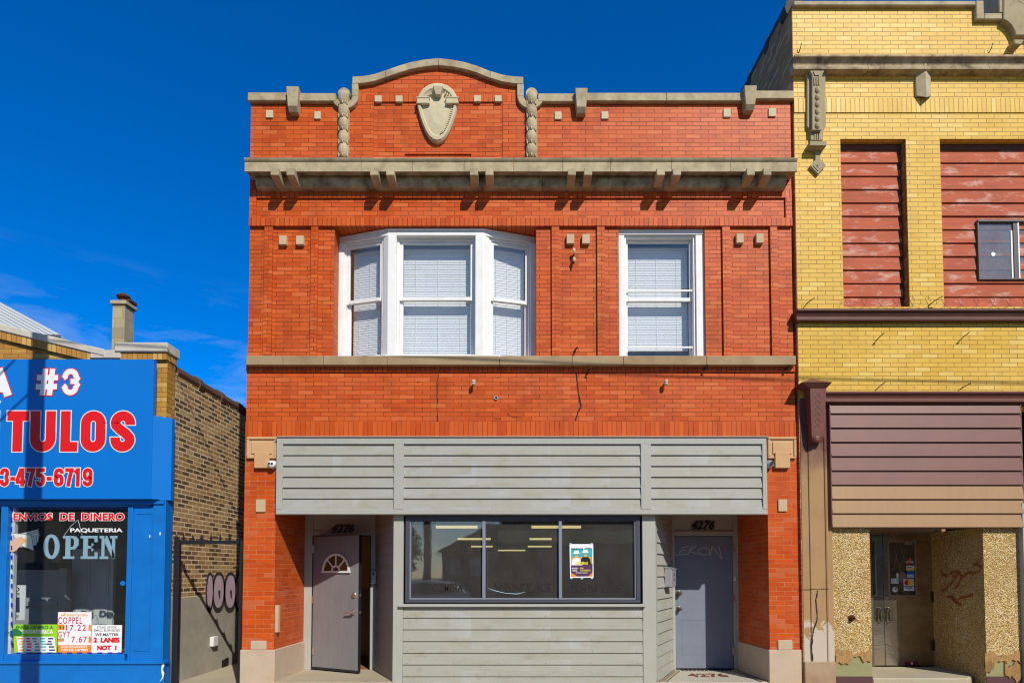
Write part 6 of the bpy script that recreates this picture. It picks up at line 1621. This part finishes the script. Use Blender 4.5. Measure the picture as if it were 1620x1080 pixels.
s = MB(); s.tube([(-5.7, -20.5, 0), (-5.6, -20.5, 1.4), (-5.8, -20.6, 2.6)], [.2, .15, .07], 8); s.build('trunk', M['rust'], tr)
s = MB()
for k in range(900):
    a, b, r = random.uniform(0, 6.28), random.uniform(-1, 1), random.random() ** .4
    q = math.sqrt(1 - b * b); c = Vector((-5.8 + 1.25 * r * q * math.cos(a), -20.5 + 1.2 * r * q * math.sin(a), 2.7 + 1.4 * r * b))
    e1 = Vector((random.uniform(-1, 1), random.uniform(-1, 1), random.uniform(-1, 1))).normalized() * .16; e2 = e1.orthogonal().normalized() * .09
    s.poly([tuple(c - e1), tuple(c + e2), tuple(c + e1), tuple(c - e2)])
s.build('crown', plain('leaf_green', (.05, .085, .025), .7, .2), tr)
car = thing('parked_car', 'white hatchback parked across the street, mirrored in the shop window', 'car', (-3.6, -12.2, -.15))
s = MB(); cx_ = -3.6; yl_ = (-13.0, -11.4)
prof = [(-2.05, .35), (-2.1, .75), (-1.9, .95), (-1.2, 1.02), (-.6, 1.42), (.6, 1.46), (1.5, 1.38), (2.0, .98), (2.1, .7), (2.05, .32)]
s.loft([[(cx_ + p, y, z - .15) for p, z in prof] for y in yl_]); s.build('body', M['white'], car, bevel=.08, seg=3)
s = MB(); s.loft([[(cx_ + p, y, z - .15) for p, z in [(-1.0, 1.03), (-.5, 1.36), (.55, 1.40), (1.35, 1.33), (1.6, 1.03)]] for y in (-13.02, -11.38)]); s.build('window', M['black'], car)
for dx in (-1.3, 1.3):
    s = MB(); s.lathe([(0, -.02), (.2, -.02), (.31, 0), (.31, .2), (0, .2)], (cx_ + dx, -11.58, .17), 'y', 20) ; s.build('wheel', M['black'], car)
# =================================================================== LIGHT, SKY, CAMERA
sun_to = Vector((SUN_LAT, -1, SUN_DROP)).normalized()
ld_ = bpy.data.lights.new('sun', 'SUN'); ld_.energy = 4.5; ld_.angle = R_(.5); ld_.color = (1, .94, .82)
so = bpy.data.objects.new('sun', ld_); COL.objects.link(so); so.rotation_euler = sun_to.to_track_quat('Z', 'Y').to_euler(); so.location = (10, -20, 20)
wd = bpy.data.worlds.new('World'); scene.world = wd; wd.use_nodes = True
nt = wd.node_tree; nt.nodes.clear()
out = nt.nodes.new('ShaderNodeOutputWorld'); bg = nt.nodes.new('ShaderNodeBackground'); sky = nt.nodes.new('ShaderNodeTexSky')
sky.sky_type = 'NISHITA'; sky.sun_disc = False; sky.sun_elevation = math.asin(sun_to.z); sky.sun_rotation = math.atan2(sun_to.x, sun_to.y)
sky.altitude = 1500; sky.air_density = 1.0; sky.dust_density = .2; sky.ozone_density = 3.0
hs_ = nt.nodes.new('ShaderNodeHueSaturation'); hs_.inputs['Saturation'].default_value = 1.25; hs_.inputs['Value'].default_value = 1.0
tn = nt.nodes.new('ShaderNodeMix'); tn.data_type = 'RGBA'; tn.blend_type = 'MULTIPLY'; tn.inputs[0].default_value = 1; tn.inputs[7].default_value = (.42, .84, 1.38, 1)
# deep blue opposite the sun, paler on the sun's side
tcs = nt.nodes.new('ShaderNodeTexCoord'); dts = nt.nodes.new('ShaderNodeVectorMath'); dts.operation = 'DOT_PRODUCT'; dts.inputs[1].default_value = (-SUN_LAT, 1, 0)
mrs = nt.nodes.new('ShaderNodeMapRange'); mrs.interpolation_type = 'SMOOTHSTEP'; mrs.inputs[1].default_value = -.15; mrs.inputs[2].default_value = .60
nt.links.new(tcs.outputs['Generated'], dts.inputs[0]); nt.links.new(dts.outputs['Value'], mrs.inputs[0])
tcol = nt.nodes.new('ShaderNodeMix'); tcol.data_type = 'RGBA'; nt.links.new(mrs.outputs[0], tcol.inputs[0]); tcol.inputs[6].default_value = (1.05, 1.0, .97, 1); tcol.inputs[7].default_value = (.42, .83, 1.36, 1)
nt.links.new(tcol.outputs[2], tn.inputs[7]); nt.links.new(sky.outputs[0], tn.inputs[6]); nt.links.new(tn.outputs[2], hs_.inputs['Color'])
# thin wisps of cirrus
tc = nt.nodes.new('ShaderNodeTexCoord'); mp = nt.nodes.new('ShaderNodeMapping'); mp.inputs['Scale'].default_value = (1.6, 1.6, 6.5); mp.inputs['Rotation'].default_value = (0, R_(-24), 0)
nz = nt.nodes.new('ShaderNodeTexNoise'); nz.inputs['Scale'].default_value = 2.6; nz.inputs['Detail'].default_value = 8; nz.inputs['Roughness'].default_value = .62; nz.inputs['Distortion'].default_value = .5
rp = nt.nodes.new('ShaderNodeValToRGB'); rp.color_ramp.elements[0].position = .50; rp.color_ramp.elements[1].position = .84
sp = nt.nodes.new('ShaderNodeSeparateXYZ'); mr = nt.nodes.new('ShaderNodeMapRange'); mr.inputs[1].default_value = .40; mr.inputs[2].default_value = .29; mr.inputs[3].default_value = 0; mr.inputs[4].default_value = .7
nt.links.new(tc.outputs['Generated'], mp.inputs[0]); nt.links.new(mp.outputs[0], nz.inputs['Vector']); nt.links.new(nz.outputs[0], rp.inputs[0])
nt.links.new(tc.outputs['Generated'], sp.inputs[0]); nt.links.new(sp.outputs[2], mr.inputs[0])
mt = nt.nodes.new('ShaderNodeMath'); mt.operation = 'MULTIPLY'; nt.links.new(rp.outputs[0], mt.inputs[0]); nt.links.new(mr.outputs[0], mt.inputs[1])
mx = nt.nodes.new('ShaderNodeMix'); mx.data_type = 'RGBA'; nt.links.new(mt.outputs[0], mx.inputs[0]); nt.links.new(hs_.outputs[0], mx.inputs[6]); mx.inputs[7].default_value = (3.6, 4.6, 6.4, 1)
nt.links.new(mx.outputs[2], bg.inputs[0]); bg.inputs[1].default_value = .125
nt.links.new(bg.outputs[0], out.inputs[0])
cam = bpy.data.cameras.new('camera'); co = bpy.data.objects.new('camera', cam); COL.objects.link(co)
cam.sensor_fit = 'HORIZONTAL'; cam.sensor_width = 36; cam.lens = F / 1620 * 36
cam.shift_x = (810 - CX) / 1620; cam.shift_y = (CY - 540) / 1620; cam.clip_start = .05; cam.clip_end = 600
co.location = (0, CAMY, CAMZ); co.rotation_euler = (math.pi / 2 + TH, 0, 0)
scene.camera = co
vs = scene.view_settings; vs.view_transform = 'Standard'; vs.look = 'None'; vs.exposure = 0.0; vs.gamma = 1; vs.use_curve_mapping = False
scene.render.engine = 'CYCLES'; scene.cycles.use_denoising = True; scene.cycles.transparent_max_bounces = 12; scene.cycles.max_bounces = 8
scene.render.film_transparent = False
scene.cycles.pixel_filter_type = 'BLACKMAN_HARRIS'; scene.cycles.filter_width = 1.15
